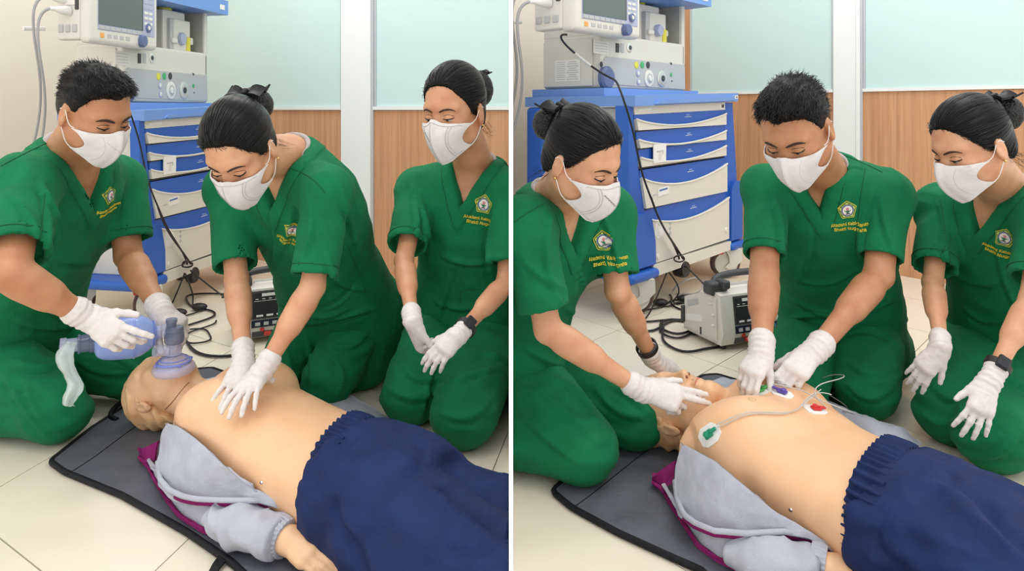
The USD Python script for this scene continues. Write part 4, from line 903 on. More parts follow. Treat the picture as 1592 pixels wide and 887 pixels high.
        outer = [(256, 86), (225, 130), (205, 230), (200, 330), (215, 440), (260, 545), (330, 595), (450, 645), (650, 662), (900, 650), (1050, 680), (1180, 745), (1285, 834)]
        patch = [(60, 292), (130, 235), (210, 180)], [(58, 325), (125, 362), (190, 330)]
        under = [(130, 345), (190, 450), (250, 560), (340, 620), (500, 668), (700, 680), (900, 680)], [(130, 372), (200, 480), (265, 575), (360, 710), (490, 805), (620, 850), (800, 870)]
        mag = [(60, 330), (130, 380), (200, 490), (270, 590), (360, 715), (490, 810), (620, 858), (800, 880)], [(55, 335), (120, 392), (190, 510), (250, 600), (335, 735), (470, 835), (590, 890), (800, 930)]
        arm = [(540, 775), (690, 808), (860, 838), (1020, 852), (1080, 858)]; rr = [.014, .030, .040, .038, .034]; cuff = [(1060, 830), (1110, 848), (1160, 868)]; W, K = (1160, 872), (1330, 925)
    J = Thing('jacket', ('grey and magenta jacket with its whole cuffed sleeve beside the manikin with breathing mask' if bay == 'L' else 'grey and magenta jacket beside the manikin with electrodes, its sleeve running out of frame'), 'jacket', G(*at2(o, k, [outer[6]])[0]) * V(1, 1, 0), bay)
    a2 = lambda p: at2(o, k, p)
    J.add('front_panel', strip(a2(inner), a2(outer), [.150, .150, .155, .145, .120, .095, .070, .045], [.150, .10, .06, .045, .05, .062, .076, .085, .088, .070, .050], .005, 34, [.0, .012, .022, .022, .016, .010, 0], .006, 24), 'jacket_grey', smooth=True)
    J.add('placket', tube(lay(resample(a2(outer[3:]), 40), [.047, .057, .072, .085, .089, .070, .050]) + V(0, 0, .004), .0055, 8), 'jacket_grey', smooth=True)
    J.add('piping', tube(lay(resample(a2([(x - 1, y + 12) for x, y in outer[5:]]), 40), [.045, .058, .072, .078, .066, .046]), .0045, 8), 'magenta', smooth=True)
    J.add('lining', strip(a2(patch[0]), a2(patch[1]), [.035, .05, .06], [.016, .022, .03], .005, 10, [.01, .01], .004, 8), 'magenta', smooth=True, label='magenta collar lining')
    J.add('back_panel', strip(a2(under[0]), a2(under[1]), [.03, .04, .045, .045, .045], [.018, .018, .018, .018], .005, 24, [.004, .016, .02, .012], .006, 14), 'jacket_grey', smooth=True)
    J.add('hem_band', strip(a2(mag[0]), a2(mag[1]), [.022, .024, .024, .026, .024], [.0145, .0145, .0145, .0145], .004, 24, [.004, .004], .002, 8), 'magenta', smooth=True)
    cl = lay(a2(arm), [.040, .046, .050, .050, .050]); rs = np.array(rr); path = smooth_line(cl, 60); ri = CubicSpline(np.linspace(0, 1, 5), rs)(np.linspace(0, 1, 60))
    sl = tube(path, ri, 40); sl.vertices[:, 2] = .045 + (sl.vertices[:, 2] - .045) * .85; sl = wrinkle(sl, .011, (18, 18, 18), 8); sl.vertices[:, 2] = np.maximum(sl.vertices[:, 2], .014); J.add('sleeve', sl, 'jacket_grey', smooth=True)
    cc = smooth_line(lay(a2(cuff), [.050, .049, .048]), 10); t_ = nrm(cc[-1] - cc[0]); s1 = nrm(np.cross(t_, V(0, 0, 1))); s2 = np.cross(s1, t_); a = np.linspace(0, 2 * np.pi, 121)[:-1]
    rg = [p + (s1 * np.cos(a)[:, None] + s2 * np.sin(a)[:, None] * .95) * ((.0355 + .003 * math.sin(i / 9 * math.pi)) * (1 + .035 * np.cos(26 * a)))[:, None] for i, p in enumerate(cc)]
    rg.append(cc[-1] + (s1 * np.cos(a)[:, None] + s2 * np.sin(a)[:, None]) * .031); J.add('cuff', skin(np.array(rg), True), 'jacket_grey', smooth=60)
    Wp, Kp = G(*a2([W])[0], .050), G(*a2([K])[0], .046)
    hm, _ = hand(Wp, Wp + nrm(Kp - Wp) * .066, V(-.1, -.45, .9), 1, [(12, 18, 10), (12, 18, 10), (14, 18, 10), (16, 18, 10)], -.02, (.80, .70, -.1, .15), .80, fore=cc[0], glove=False, cuff=.05)
    T.add('hand', hm, 'dummy', smooth=True)
    # the far side of the jacket, crumpled behind the manikin
    if bay == 'L':
        J.add('back_panel', strip([(318, 588), (345, 585), (400, 590), (470, 612)], [(322, 606), (350, 606), (410, 615), (480, 640)], [.03, .04, .04, .03], [.05, .06, .05, .03], .004, 12, None, .006, 8), 'jacket_grey', smooth=True)
        J.add('back_panel', strip([(480, 600), (540, 612), (575, 630), (610, 652)], [(490, 630), (545, 645), (575, 652), (600, 668)], [.02, .035, .03, .014], [.05, .06, .05, .03], .004, 12, None, .008, 8, 3), 'jacket_grey', smooth=True)
    else:
        J.add('back_panel', strip([(1104, 592), (1125, 585), (1150, 592), (1170, 602)], [(1110, 622), (1130, 617), (1160, 612), (1180, 616)], [.03, .04, .045, .03], [.05, .06, .06, .05], .004, 12, None, .006, 8), 'jacket_grey', smooth=True)
        J.add('lining', strip([(1110, 620), (1130, 614), (1160, 612), (1172, 614)], [(1126, 632), (1146, 626), (1164, 622), (1176, 622)], [.05, .055, .06, .06], [.07, .08, .08, .08], .004, 10, None, .002, 6), 'magenta', smooth=True)
        J.add('back_panel', strip([(1230, 598), (1290, 625), (1330, 642), (1370, 655), (1405, 662), (1432, 688)], [(1240, 625), (1290, 650), (1335, 672), (1370, 690), (1400, 700), (1428, 700)], [.03, .04, .05, .06, .06, .02], [.06, .06, .06, .07, .06, .03], .004, 20, [0, .02, .02, 0], .010, 12, 3), 'jacket_grey', smooth=True)
#folded
# ------------------------------------------------------------------ trolleys, machines, cables
plain('trolley_blue', (.018, .115, .50), .42); plain('trolley_blue_light', (.155, .30, .66), .38); plain('drawer_cream', (.70, .67, .60), .45); plain('machine_cream', (.68, .66, .60), .45)
plain('machine_grey', (.46, .47, .47), .5); plain('machine_dark', (.05, .052, .055), .5); plain('alcove_grey', (.42, .41, .36), .6); plain('bezel_violet', (.40, .43, .58), .4); plain('screen_off', (.115, .145, .14), .22)
plain('knob_blue', (.11, .15, .30), .35); plain('key_white', (.74, .72, .66), .5); plain('yellow', (.72, .66, .06), .45); plain('orange', (.78, .38, .10), .5); plain('green_print', (.06, .42, .16), .5); plain('label_paper', (.80, .79, .76), .7); plain('print_dark', (.05, .05, .06), .7); plain('print_blue', (.06, .14, .40), .6)
plain('cable_grey', (.36, .36, .36), .5); plain('cable_black', (.013, .013, .015), .5); plain('cable_white', (.72, .71, .68), .5); plain('tyre_brown', (.09, .045, .04), .5); plain('brake_red', (.55, .035, .03), .4)
plain('screen_dark', (.030, .028, .033), .25); plain('screen_white', (.70, .70, .70), .5); plain('panel_navy', (.010, .016, .035), .4); plain('teal', (.03, .30, .30), .5); plain('chrome', (.75, .74, .72), .25, metallic=.9)
OR, AR = V((1003 - CX) / F * 2.9, 2.9, 0), V(.691, .723, 0)
def loc(px, py, d):                                  # trolley coordinates (along the front, up) of a pixel at depth d behind the front
    o = OR + V(-AR[1], AR[0], 0) * d; k = (px - CX) / F; u = (k * o[1] - o[0]) / (AR[0] - k * AR[1])
    return u, H - (py - CY) / F * (o[1] + u * AR[1])
def board(pts, d0, d1):                              # an outline in (u, z) given thickness from d0 (front) to d1
    p = prism(Polygon(pts).buffer(0), d1 - d0); v = p.vertices.copy()
    return trimesh.Trimesh(np.stack([v[:, 0], d0 + v[:, 2], v[:, 1]], 1), p.faces[:, ::-1], process=False)
def blk(u0, u1, d0, d1, z0, z1, r=.006): return rbox((u1 - u0, d1 - d0, z1 - z0), r, ((u0 + u1) / 2, (d0 + d1) / 2, (z0 + z1) / 2))
def ring_(c, r0, r1, n=40):
    return Point(c).buffer(r1, n).difference(Point(c).buffer(r0, n))
def words(t, u, z, h, d, bold=False, cx=False):
    m = meshkit.text_mesh(t, h, .0008, bold); v = m.vertices - (V(m.bounds[:, 0].mean(), 0, 0) if cx else 0)
    return trimesh.Trimesh(np.stack([v[:, 0] + u, d - v[:, 2], v[:, 1] + z], 1), m.faces[:, ::1], process=False)
for bay in 'LR':
    if bay == 'R': O, a, zf, zm = OR, AR, lambda z: z, 0.0
    else:
        a = V(.1834, .9830, 0); O = V((255 - CX) / F * 2.85, 2.85, 0) - a * .046
        zf = lambda z: np.where(z < .165, z * .95, .157 + (z - .165) * (.868 - .157) / (.93 - .165)); zm = -.064
    bk = V(-a[1], a[0], 0)
    T = Thing('medical_trolley', 'blue drawer trolley with cream drawers behind the man squeezing the bag' if bay == 'L' else 'blue drawer trolley with cream drawers, whole drawer stack and two castors in view', 'trolley', O + a * .35 + bk * .28, bay)
    def wm(m, f=zf):
        m = as_tm(m); v = np.array(m.vertices) * ((1, 1, 1) if bay == 'R' else (.76, .66, 1)); z = f(v[:, 2]); w_ = O + v[:, :1] * a + v[:, 1:2] * bk; w_[:, 2] = z
        mm = trimesh.Trimesh(w_, m.faces, process=False)
        return mm
    def put(name, m, mt, parent=None, smooth=35, f=zf, label=None, th=None): return (th or T).add(name, wm(m, f), mt, smooth=smooth, parent=parent, label=label)
    # body and columns
    put('cabinet', blk(-.04, .80, .06, .52, .19, .88, .01), 'drawer_cream')
    put('corner_column', board([(-.135, .885), (-.100, .885), (-.092, .80), (-.055, .60), (.0, .38), (.044, .20), (.044, .19), (-.115, .19), (-.125, .5)], -.004, .06), 'trolley_blue')
    put('corner_column', board([(.727, .905), (.815, .905), (.86, .55), (.89, .19), (.764, .19), (.75, .45), (.727, .62)], -.004, .14), 'trolley_blue')
    put('corner_column', blk(-.14, -.02, .46, .57, .19, .88, .02), 'trolley_blue'); put('corner_column', blk(.75, .84, .46, .57, .19, .88, .02), 'trolley_blue')
    # bumpers
    bl = [(-.150, .205), (-.150, .40), (-.125, .43), (-.02, .43), (.012, .40), (.040, .30), (.042, .205)]
    put('corner_bumper', board(bl, -.028, .065), 'trolley_blue', smooth=50); put('corner_bumper', board([(.768, .20), (.772, .46), (.80, .50), (.865, .50), (.895, .40), (.895, .20)], -.022, .12), 'trolley_blue', smooth=50)
    put('base_rail', blk(-.17, .045, -.05, .60, .150, .192, .018), 'trolley_blue'); put('base_rail', blk(.755, .93, -.04, .60, .150, .19, .018), 'trolley_blue')
    put('base_plate', board([(.03, .20), (.03, .160), (.06, .148), (.755, .156), (.765, .20)], -.022, .5), 'drawer_cream')
    # drawers
    rows = [(.863, .782, .725), (.777, .706, .725), (.701, .626, .725), (.614, .447, .735), (.441, .204, .755)]
    left = lambda z: float(np.interp(z, [.2, .44, .61, .70, .78, .88], [.050, -.018, -.052, -.062, -.078, -.098]))
    put('header_panel', board([(left(.87), .906), (.725, .906), (.725, .870), (left(.84), .866)][::1] if 0 else [(left(.88), .884), (left(.85), .848), (.725, .868), (.725, .906)], -.008, .02), 'drawer_cream')
    put('maker_plate', board([(-.068, .862), (.035, .867), (.035, .876), (-.068, .872)], -.0095, -.006), 'label_paper'); put('warning_sticker', board([(.668, .873), (.716, .875), (.716, .900), (.668, .897)], -.0095, -.006), 'label_paper')
    put('sticker_print', board([(.684, .878), (.710, .879), (.710, .896), (.684, .894)], -.0103, -.009), 'tyre_brown')
    for i, (zt, zb, ur) in enumerate(rows):
        dz = .020 * (1 if i < 3 else .8)
        ul, ul2 = left(zt) + .004, left(zb) + .004; ut = zt + dz - .004; ub = zb + dz * .55
        sag = .044 if i < 3 else (.062 if i == 3 else .058); zl, zr = zt - .034, ut - .030
        arc = [(ul + (ur - ul) * t, zl + (zr - zl) * t - sag * (math.sin(math.pi * t) ** .8) * (1 - .25 * t)) for t in np.linspace(0, 1, 28)]
        fr = put('drawer', board(arc + [(ur, ub), (ul2, zb)], -.016, .03), 'drawer_cream', smooth=40)
        put('handle_recess', board([(ul, zt - .002), (ur, ut)] + [(x, z - .001) for x, z in arc[::-1]], -.004, .03), 'trolley_blue', parent=fr, label='blue curved finger recess')
        lip = np.array([[x, -.016, z] for x, z in arc]); put('drawer_lip', tube(lip, .005, 6), 'drawer_cream', parent=fr)
        put('drawer_gap', board([(ul2 - .004, zb - .001), (ur, ub - .001), (ur, ub - .008), (ul2 - .004, zb - .009)], .0, .03), 'machine_dark', parent=fr)
        uc_ = ul + (ur - ul) * .55; zc_ = (zt + ut) / 2 - .036 - (.006 if i > 2 else 0)
        put('handle_emblem', board([(uc_ - .03, zc_ - .001), (uc_ + .03, zc_ + .001), (uc_ + .03, zc_ + .003), (uc_ - .03, zc_ + .001)], -.0055, -.003), 'label_paper', parent=fr)
        put('handle_emblem', ring_strip if False else board([(uc_ - .018, zc_ + .005), (uc_ + .016, zc_ + .006), (uc_ + .016, zc_ + .014), (uc_ - .018, zc_ + .013)], -.0050, -.003), 'trolley_blue_light', parent=fr)
        if i == 2:
            put('paper_label', board([(.035, .637), (.135, .640), (.138, .72), (.035, .718)], -.021, -.0165), 'label_paper', parent=fr, label='square of white paper')
            put('roll_mark', board([(.06, .690), (.112, .692), (.112, .675), (.106, .675), (.106, .686), (.06, .685)], -.0222, -.0205), 'machine_grey', parent=fr); put('roll_mark', board([(.075, .65), (.095, .651), (.10, .685), (.078, .684)], -.0222, -.0205), 'drawer_cream', parent=fr)
        if i == 3:
            put('name_label', board([(.075, .49), (.165, .497), (.165, .532), (.075, .524)], -.0185, -.0165), 'label_paper', parent=fr); put('label_print', board([(.085, .512), (.152, .517), (.152, .524), (.085, .519)], -.0192, -.018), 'print_blue', parent=fr); put('label_print', board([(.035, .497), (.068, .501), (.068, .506), (.035, .502)], -.0175, -.0162), 'machine_grey', parent=fr)
        if i == 4:
            for (cu, cz) in ((.085, .375), (.077, .228), (.72, .262)):
                put('screw_cap', lathe([(.0005, .006), (.010, .005), (.014, 0), (.014, -.006)], (cu, -.016, cz), (0, -1, 0), 20), 'key_white', parent=fr, smooth=40)
            put('sticker', board(list(Point(.085, .345).buffer(.038, 10).exterior.coords), -.0175, -.0162), 'label_paper', parent=fr)
            for k in range(3): put('sticker_print', board(list(Point(.178, .362 - .022 * k).buffer(.008, 6).exterior.coords), -.0178, -.0162), 'machine_grey', parent=fr)
    # table top
    sp = [(-.135, .882), (-.135, .930), (.82, .956), (.82, .912), (.20, .897)]
    tp = put('table_top', board([(-.13, .882), (-.13, .928), (.815, .954), (.815, .911)], -.035, .58), 'trolley_blue_light')
    put('front_grip', board([(.02, .898), (.05, .912), (.13, .916), (.68, .936), (.74, .944), (.74, .940), (.10, .925), (.02, .918)][::1] if 0 else [(.015, .893), (.045, .909), (.10, .913), (.70, .931), (.76, .944), (.76, .936), (.76, .918), (.70, .913)], -.047, -.034), 'trolley_blue_light', parent=tp)
    put('brand_tag', board([(.752, .924), (.785, .925), (.785, .941), (.752, .940)], -.049, -.046), 'label_paper', parent=tp); put('tag_print', board([(.762, .929), (.776, .929), (.776, .936), (.762, .936)], -.0497, -.0485), 'print_dark', parent=tp)
    put('raised_tray', board([(-.09, .925), (-.09, .964), (.74, .966), (.74, .946)], .15, .57), 'trolley_blue_light', parent=tp)
    put('side_basket', blk(.90, 1.02, .10, .34, .30, .33, .008), 'machine_cream'); put('side_basket', blk(.90, 1.01, .10, .34, .405, .43, .008), 'machine_cream'); put('side_basket', blk(.93, .95, .12, .32, .33, .41, .005), 'machine_cream')
    put('side_hook', tube(np.array([[.82, .10, .83], [.90, .12, .78], [.935, .12, .68], [.93, .12, .585], [.905, .12, .575], [.88, .12, .578]]), .006, 8, 30), 'cable_white', smooth=True)
    # castors
    for cu, cd in ((-.045, .02), (.80, .03), (-.045, .50), (.78, .50)):
        z0 = .077; sw = trimesh.transformations.rotation_matrix(-.80, (0, 0, 1), (cu, cd, 0))
        def cast_part(name, m, mt, parent=None, smooth=50):
            m = as_tm(m); m.apply_transform(sw); return put(name, m, mt, parent=parent, smooth=smooth)
        wv = cast_part('castor_wheel', lathe([(.020, -.020), (.066, -.019), (.0755, -.012), (.0755, .012), (.066, .019), (.020, .020)], (cu, cd, z0), (0, -1, 0), 36), 'tyre_brown')
        cast_part('wheel_disc', lathe([(.0, .026), (.015, .028), (.020, .025), (.058, .0235), (.061, .018), (.061, -.018), (.058, -.0235), (.0, -.026)], (cu, cd, z0), (0, -1, 0), 32), 'drawer_cream', wv)
        cast_part('castor_fork', board([(cu - .01, .155), (cu + .075, .155), (cu + .078, .10), (cu + .040, .060), (cu + .012, .050), (cu - .012, .062), (cu + .012, .085), (cu + .01, .115)], cd - .040, cd - .030), 'machine_cream'); cast_part('castor_fork', blk(cu - .03, cu + .075, cd - .040, cd + .034, .140, .158, .008), 'machine_cream')
        cast_part('brake_pedal', blk(cu - .075, cu - .015, cd - .036, cd + .0, .125, .148, .009), 'brake_red')
    # ---------------- the machine on top
    fm = (lambda z: z + zm)
    MC = Thing('anaesthesia_machine', 'cream anaesthesia machine with dark screen standing on the ' + ('trolley behind the man with the bag' if bay == 'L' else 'trolley whose drawers are fully visible'), 'machine', O + a * .3 + bk * .35 + V(0, 0, .966 + zm), bay)
    pm = lambda name, m, mt, parent=None, smooth=35, label=None: put(name, m, mt, parent, smooth, fm, label, MC)
    pm('lower_housing', blk(-.035, .705, .205, .55, .966, 1.212, .014), 'machine_cream')
    pm('side_cover', blk(-.045, -.03, .25, .54, .975, 1.19, .004), 'machine_cream')
    pm('information_label', board([(0, 0), (.001, 0), (.001, .001)], 0, .001) if 0 else rbox((.001, .15, .10), 0, (-.0462, .39, 1.05)), 'label_paper')
    for k in range(9): pm('label_print', rbox((.0006, .045 + .012 * (k % 3), .0035), 0, (-.0470, .36, 1.09 - .010 * k)), 'machine_grey'); pm('label_print', rbox((.0006, .05, .0030), 0, (-.0470, .43, 1.09 - .010 * k)), 'machine_grey')
    fp = pm('front_panel', board([(-.015, .985), (.695, .975), (.690, 1.095), (.68, 1.103), (.0, 1.108), (-.02, 1.098)], .199, .21), 'machine_grey')
    q = lambda px, py: loc(px, py, .20)
    dial = lambda px, py, r, mt, h=.010, dd=.199, parent=fp, nm='dial': pm(nm, lathe([(.0005, h), (r * .8, h), (r, h * .6), (r, -.004)], (q(px, py)[0], dd, q(px, py)[1]), (0, -1, 0), 28), mt, parent=parent, smooth=40)
    dial(941, 121, .052, 'knob_blue', .022); dial(934, 100, .012, 'print_dark', .004); dial(945, 112, .016, 'label_paper', .014)
    pm('hose_port', board(list(sbox(*(np.array([q(931, 104)[0], q(931, 104)[1], q(946, 95)[0], q(946, 95)[1]]))).exterior.coords), .1975, .20), 'machine_grey', parent=fp)
    for px, py, mt in ((989, 101, 'yellow'), (998, 101, 'green_print'), (1007, 101, 'machine_dark')): dial(px, py, .016, mt, .003, nm='indicator_mark')
    for px, py in ((991.5, 114), (992.5, 127)): dial(px, py, .016, 'bezel_violet', .004, nm='button'); dial(px, py, .010, 'key_white', .0055, nm='button')
    for px, py in ((1008, 122), (1028, 122)):
        dial(px, py, .040, 'chrome' if px > 1015 else 'key_white', .008); dial(px, py, .029, 'machine_grey', .0095); dial(px, py, .016, 'key_white' if px < 1015 else 'machine_dark', .014)
    dial(1043, 99, .006, 'print_dark', .003, nm='indicator_mark'); dial(1043, 116, .010, 'green_print', .003, nm='indicator_mark'); dial(1044, 126, .004, 'print_dark', .003, nm='indicator_mark')
    # strip above the panel
    q2 = q(936, 73); pm('speaker_grille', board([(q2[0] - .055, q2[1] - .030), (q2[0] + .05, q2[1] - .034), (q2[0] + .05, q2[1] + .024), (q2[0] - .055, q2[1] + .028)], .2035, .207), 'key_white')
    for i in range(4):
        for j in range(9): pm('grille_hole', board([(q2[0] - .045 + j * .010, q2[1] - .022 + i * .012), (q2[0] - .040 + j * .010, q2[1] - .022 + i * .012), (q2[0] - .040 + j * .010, q2[1] - .018 + i * .012), (q2[0] - .045 + j * .010, q2[1] - .018 + i * .012)], .2025, .2045), 'machine_grey')
    for px, mt in ((961, 'machine_dark'), (968.5, 'machine_grey')):
        c = q(px, 74); pm('socket', blk(c[0] - .013, c[0] + .013, .2015, .21, c[1] - .022, c[1] + .020, .002), mt)
    dial(980, 74, .022, 'chrome', .006, .206, None, 'socket'); dial(980, 74, .012, 'machine_dark', .008, .206, None, 'socket')
    # alcove
    al, zt = loc(990, 60, .2)[0], 1.42
    pm('alcove_back', blk(al - .03, .70, .48, .52, 1.10, zt, .004), 'alcove_grey'); pm('right_column', blk(.672, .705, .205, .55, 1.10, zt, .008), 'machine_cream'); pm('alcove_side', blk(.664, .674, .215, .50, 1.115, zt, .002), 'alcove_grey'); pm('alcove_floor', blk(al - .02, .67, .212, .50, 1.108, 1.122, .004), 'alcove_grey') if 0 else None
    pm('upper_housing', blk(-.035, al - .01, .215, .55, 1.20, zt, .012), 'machine_cream')
    pm('top_shelf', board([(-.09, zt - .012), (-.09, zt + .06), (.79, zt + .06), (.79, zt - .012)], .10, .57), 'trolley_blue_light'); pm('shelf_tag', blk(.70, .75, .098, .102, zt + .010, zt + .034, .001), 'label_paper')
    # vaporiser in the alcove
    vb = loc(1010, 80, .26); u0, u1 = loc(991, 50, .26)[0], loc(1030, 50, .26)[0]; z0 = loc(1010, 77, .26)[1]
    vp = pm('vaporiser', blk(u0 + .01, u1 - .02, .265, .42, z0, z0 + .225, .010), 'machine_cream', label='vaporiser block hung in the grey alcove')
    pm('vaporiser_cover', blk(u0 + .075, u1 - .005, .235, .275, z0 + .012, z0 + .185, .008), 'machine_cream', parent=vp); pm('vaporiser_recess', blk(u0 + .045, u0 + .080, .240, .27, z0 + .01, z0 + .185, .006), 'machine_grey', parent=vp)
    pm('vaporiser_dial', lathe([(.001, .03), (.026, .03), (.030, .022), (.030, 0)], ((u0 + u1) / 2 + .02, .24, z0 + .095), (0, -1, 0), 24), 'bezel_violet', parent=vp, smooth=40)
    pm('vaporiser_lever', blk(u1 - .02, u1 + .045, .25, .27, z0 + .075, z0 + .110, .008), 'key_white', parent=vp); pm('vaporiser_lever', blk(u0 + .05, u0 + .10, .222, .245, z0 + .07, z0 + .095, .008), 'key_white', parent=vp)
    pm('yellow_gauge', blk(u1 - .045, u1 - .012, .226, .24, z0 + .035, z0 + .108, .005), 'yellow', parent=vp); pm('yellow_cap', lathe([(.001, .024), (.048, .022), (.052, .014), (.052, 0)], ((u0 + u1) / 2 - .018, .34, z0 + .222), (0, 0, 1), 28), 'yellow', parent=vp, smooth=40)
    pm('drain_port', blk(u0 + .10, u0 + .125, .228, .24, z0 + .016, z0 + .030, .002), 'machine_dark', parent=vp); pm('vaporiser_foot', blk(u0 + .03, u1 - .06, .28, .42, z0 - .03, z0 + .005, .006), 'machine_cream', parent=vp)
    # monitor
    d = .10; L = lambda px, py: loc(px, py, d); c = [L(889, -12), L(996, -2), L(1000, 58), L(900, 51)]
    u0, u1 = L(892, 52)[0], L(997, 30)[0]; zb_ = 1.186; ztm = zb_ + .262
    mo = pm('monitor', blk(u0, u1, d, d + .075, zb_, ztm, .022), 'machine_cream')
    pm('monitor_back', blk(u0 + .06, u1 - .05, d + .06, .24, zb_ + .03, ztm - .02, .015), 'machine_cream', parent=mo)
    W_ = u1 - u0; sx0, sx1, sz0, sz1 = u0 + W_ * .115, u0 + W_ * .735, zb_ + .075, ztm - .022
    pm('bezel', blk(sx0 - .006, u1 - W_ * .06, d - .002, d + .01, sz0 - .022, sz1 + .004, .004), 'bezel_violet', parent=mo); pm('screen', blk(sx0, sx1, d - .0045, d, sz0, sz1, .001), 'screen_off', parent=mo, label='dark switched-off screen')
    pm('screen_edge', blk(sx1, sx1 + .008, d - .004, d, sz0, sz1, .001), 'machine_dark', parent=mo)
    for k in range(8): pm('soft_key', blk(sx0 + W_ * .077 * k + .004, sx0 + W_ * .077 * (k + 1) - .002, d - .004, d, sz0 - .018, sz0 - .004, .001), 'machine_grey', parent=mo)
    for k in range(6):
        for m_ in (0, 1): pm('side_key', blk(sx1 + .018 + m_ * .034, sx1 + .046 + m_ * .034, d - .004, d, sz1 - .028 - k * .022, sz1 - .017 - k * .022, .001), 'key_white' if k > 2 else 'bezel_violet', parent=mo)
    kn = lambda u, z, r, mt, h: pm('rotary_knob', lathe([(.0005, h), (r * .85, h), (r, h * .7), (r, -.004)], (u, d, z), (0, -1, 0), 28), mt, parent=mo, smooth=40)
    kn(sx1 + .048, sz0 + .016, .020, 'knob_blue', .010); kn(sx1 + .048, sz0 + .016, .010, 'key_white', .012); kn(sx1 - .002, zb_ + .032, .026, 'knob_blue', .026)
    pm('brand_mark', blk(sx0 + .012, sx0 + .038, d - .0012, d, zb_ + .024, zb_ + .044, .001), 'orange', parent=mo)
    for k in range(4): pm('button_mark', blk(sx0 + .060 + k * .042, sx0 + .088 + k * .042, d - .0012, d, zb_ + .026, zb_ + .042, .001), 'machine_grey', parent=mo)
    # socket block on the monitor's left side with plugs and grey leads
    sb = pm('socket_block', blk(u0 - .005, u0 + .05, d + .06, d + .21, zb_ + .012, ztm - .03, .010), 'machine_cream')
    pm('port_frame', blk(u0 - .011, u0 - .003, d + .08, d + .19, ztm - .12, ztm - .05, .003), 'key_white', parent=sb); pm('dark_port', blk(u0 - .012, u0 + .005, d + .065, d + .085, zb_ + .125, zb_ + .175, .003), 'machine_dark', parent=sb)
    for k in range(3): pm('port_frame', blk(u0 - .011, u0 - .003, d + .075 + .045 * k, d + .105 + .045 * k, zb_ + .04, zb_ + .07, .003), 'machine_grey', parent=sb)
    for nm, z, dd in (('grey_lead', .165, .15), ('grey_lead_', .120, .12)):
        p = V(u0 - .005, d + dd, zb_ + z)
        pl = pm('plug', cat([lathe([(.008, .075), (.014, .055), (.018, .03), (.018, 0)], p, (-1, .3, 0), 16), lathe([(.007, .10), (.0085, .07)], p, (-1, .3, 0), 12)]), 'cable_white', parent=sb, smooth=40)
        e = p + V(-.095, .028, 0)
        pm('grey_lead', tube(np.array([e, e + V(-.030, .02, -.025), e + V(-.040, .03, -.11), e + V(.005, .05, -.25), e + V(.06, .10, -.36), e + V(.10, .20, -.56)]), .0065, 8, 40), 'cable_grey', parent=sb, smooth=True)
    pm('cable_arm', tube(np.array([[u0 - .16, d + .25, zb_ + .042], [u0 - .04, d + .25, zb_ + .052]]), .008, 8), 'cable_white', parent=sb)
    for k in range(3):
        pm('white_hose', tube(np.array([[.70, .42, 1.0 + .01 * k], [.735, .36, 1.015], [.75, .30, .985], [.745, .34, .972]]) if k == 0 else np.array([[.70, .40 + .02 * k, .99], [.74, .38, 1.012 - .01 * k], [.79, .36, .985], [.80, .42, .968]]), .006, 8, 24), 'cable_white', smooth=True)
    # the black lead hanging down the front to the floor
    D = lambda px, py, d: O * 0 + (lambda q_: V(q_[0], d, q_[1]))(loc(px, py, d))
    lead = ([D(882, 54, .09), D(905, 92, .19)] if bay == 'R' else []) + [D(938, 115, .165), D(966, 145, -.06), D(983, 200, -.065), D(996, 260, -.07), D(1013, 310, -.06), D(1030, 350, -.05), D(1052, 390, -.05), D(1056, 402, -.05)]
    BL = Thing('black_lead', 'black lead hanging down the front of the trolley beside the ' + ('man squeezing the bag' if bay == 'L' else "left woman's face"), 'cable', O, bay)
    tb = tube(np.array(lead), .0045, 8, 120); sel = lambda z: np.where(z > .92, z + zm, zf(z))
    put('lead', tb, 'cable_black', smooth=True, f=sel, th=BL); pth = smooth_line(np.array(lead), 120); put('white_sleeve', tube(pth[16:24] if bay == 'R' else pth[4:7], .0066, 8), 'cable_white', f=sel, th=BL)
    put('lead', tube(np.array([D(1012, 306, -.07), D(1025, 340, -.075), D(1045, 375, -.06), D(1062, 402, -.055)]), .0045, 8, 40), 'cable_black', smooth=True, th=BL)
    put('cable_tie', cat([tube(np.array([D(1056 + 8 * math.cos(t), 402 + 5 * math.sin(t), -.055 + .012 * math.sin(2 * t + k)) for t in np.linspace(0, 6.2, 24)]), .0032, 7) for k in range(3)]), 'cable_black', smooth=True, th=BL, label='knot of coiled lead')
    put('lead_plug', lathe([(.001, .05), (.035, .05), (.040, .03), (.038, 0)], tuple(D(1052, 416, .02)), (0, -1, 0), 24), 'cable_black', th=BL, smooth=40)
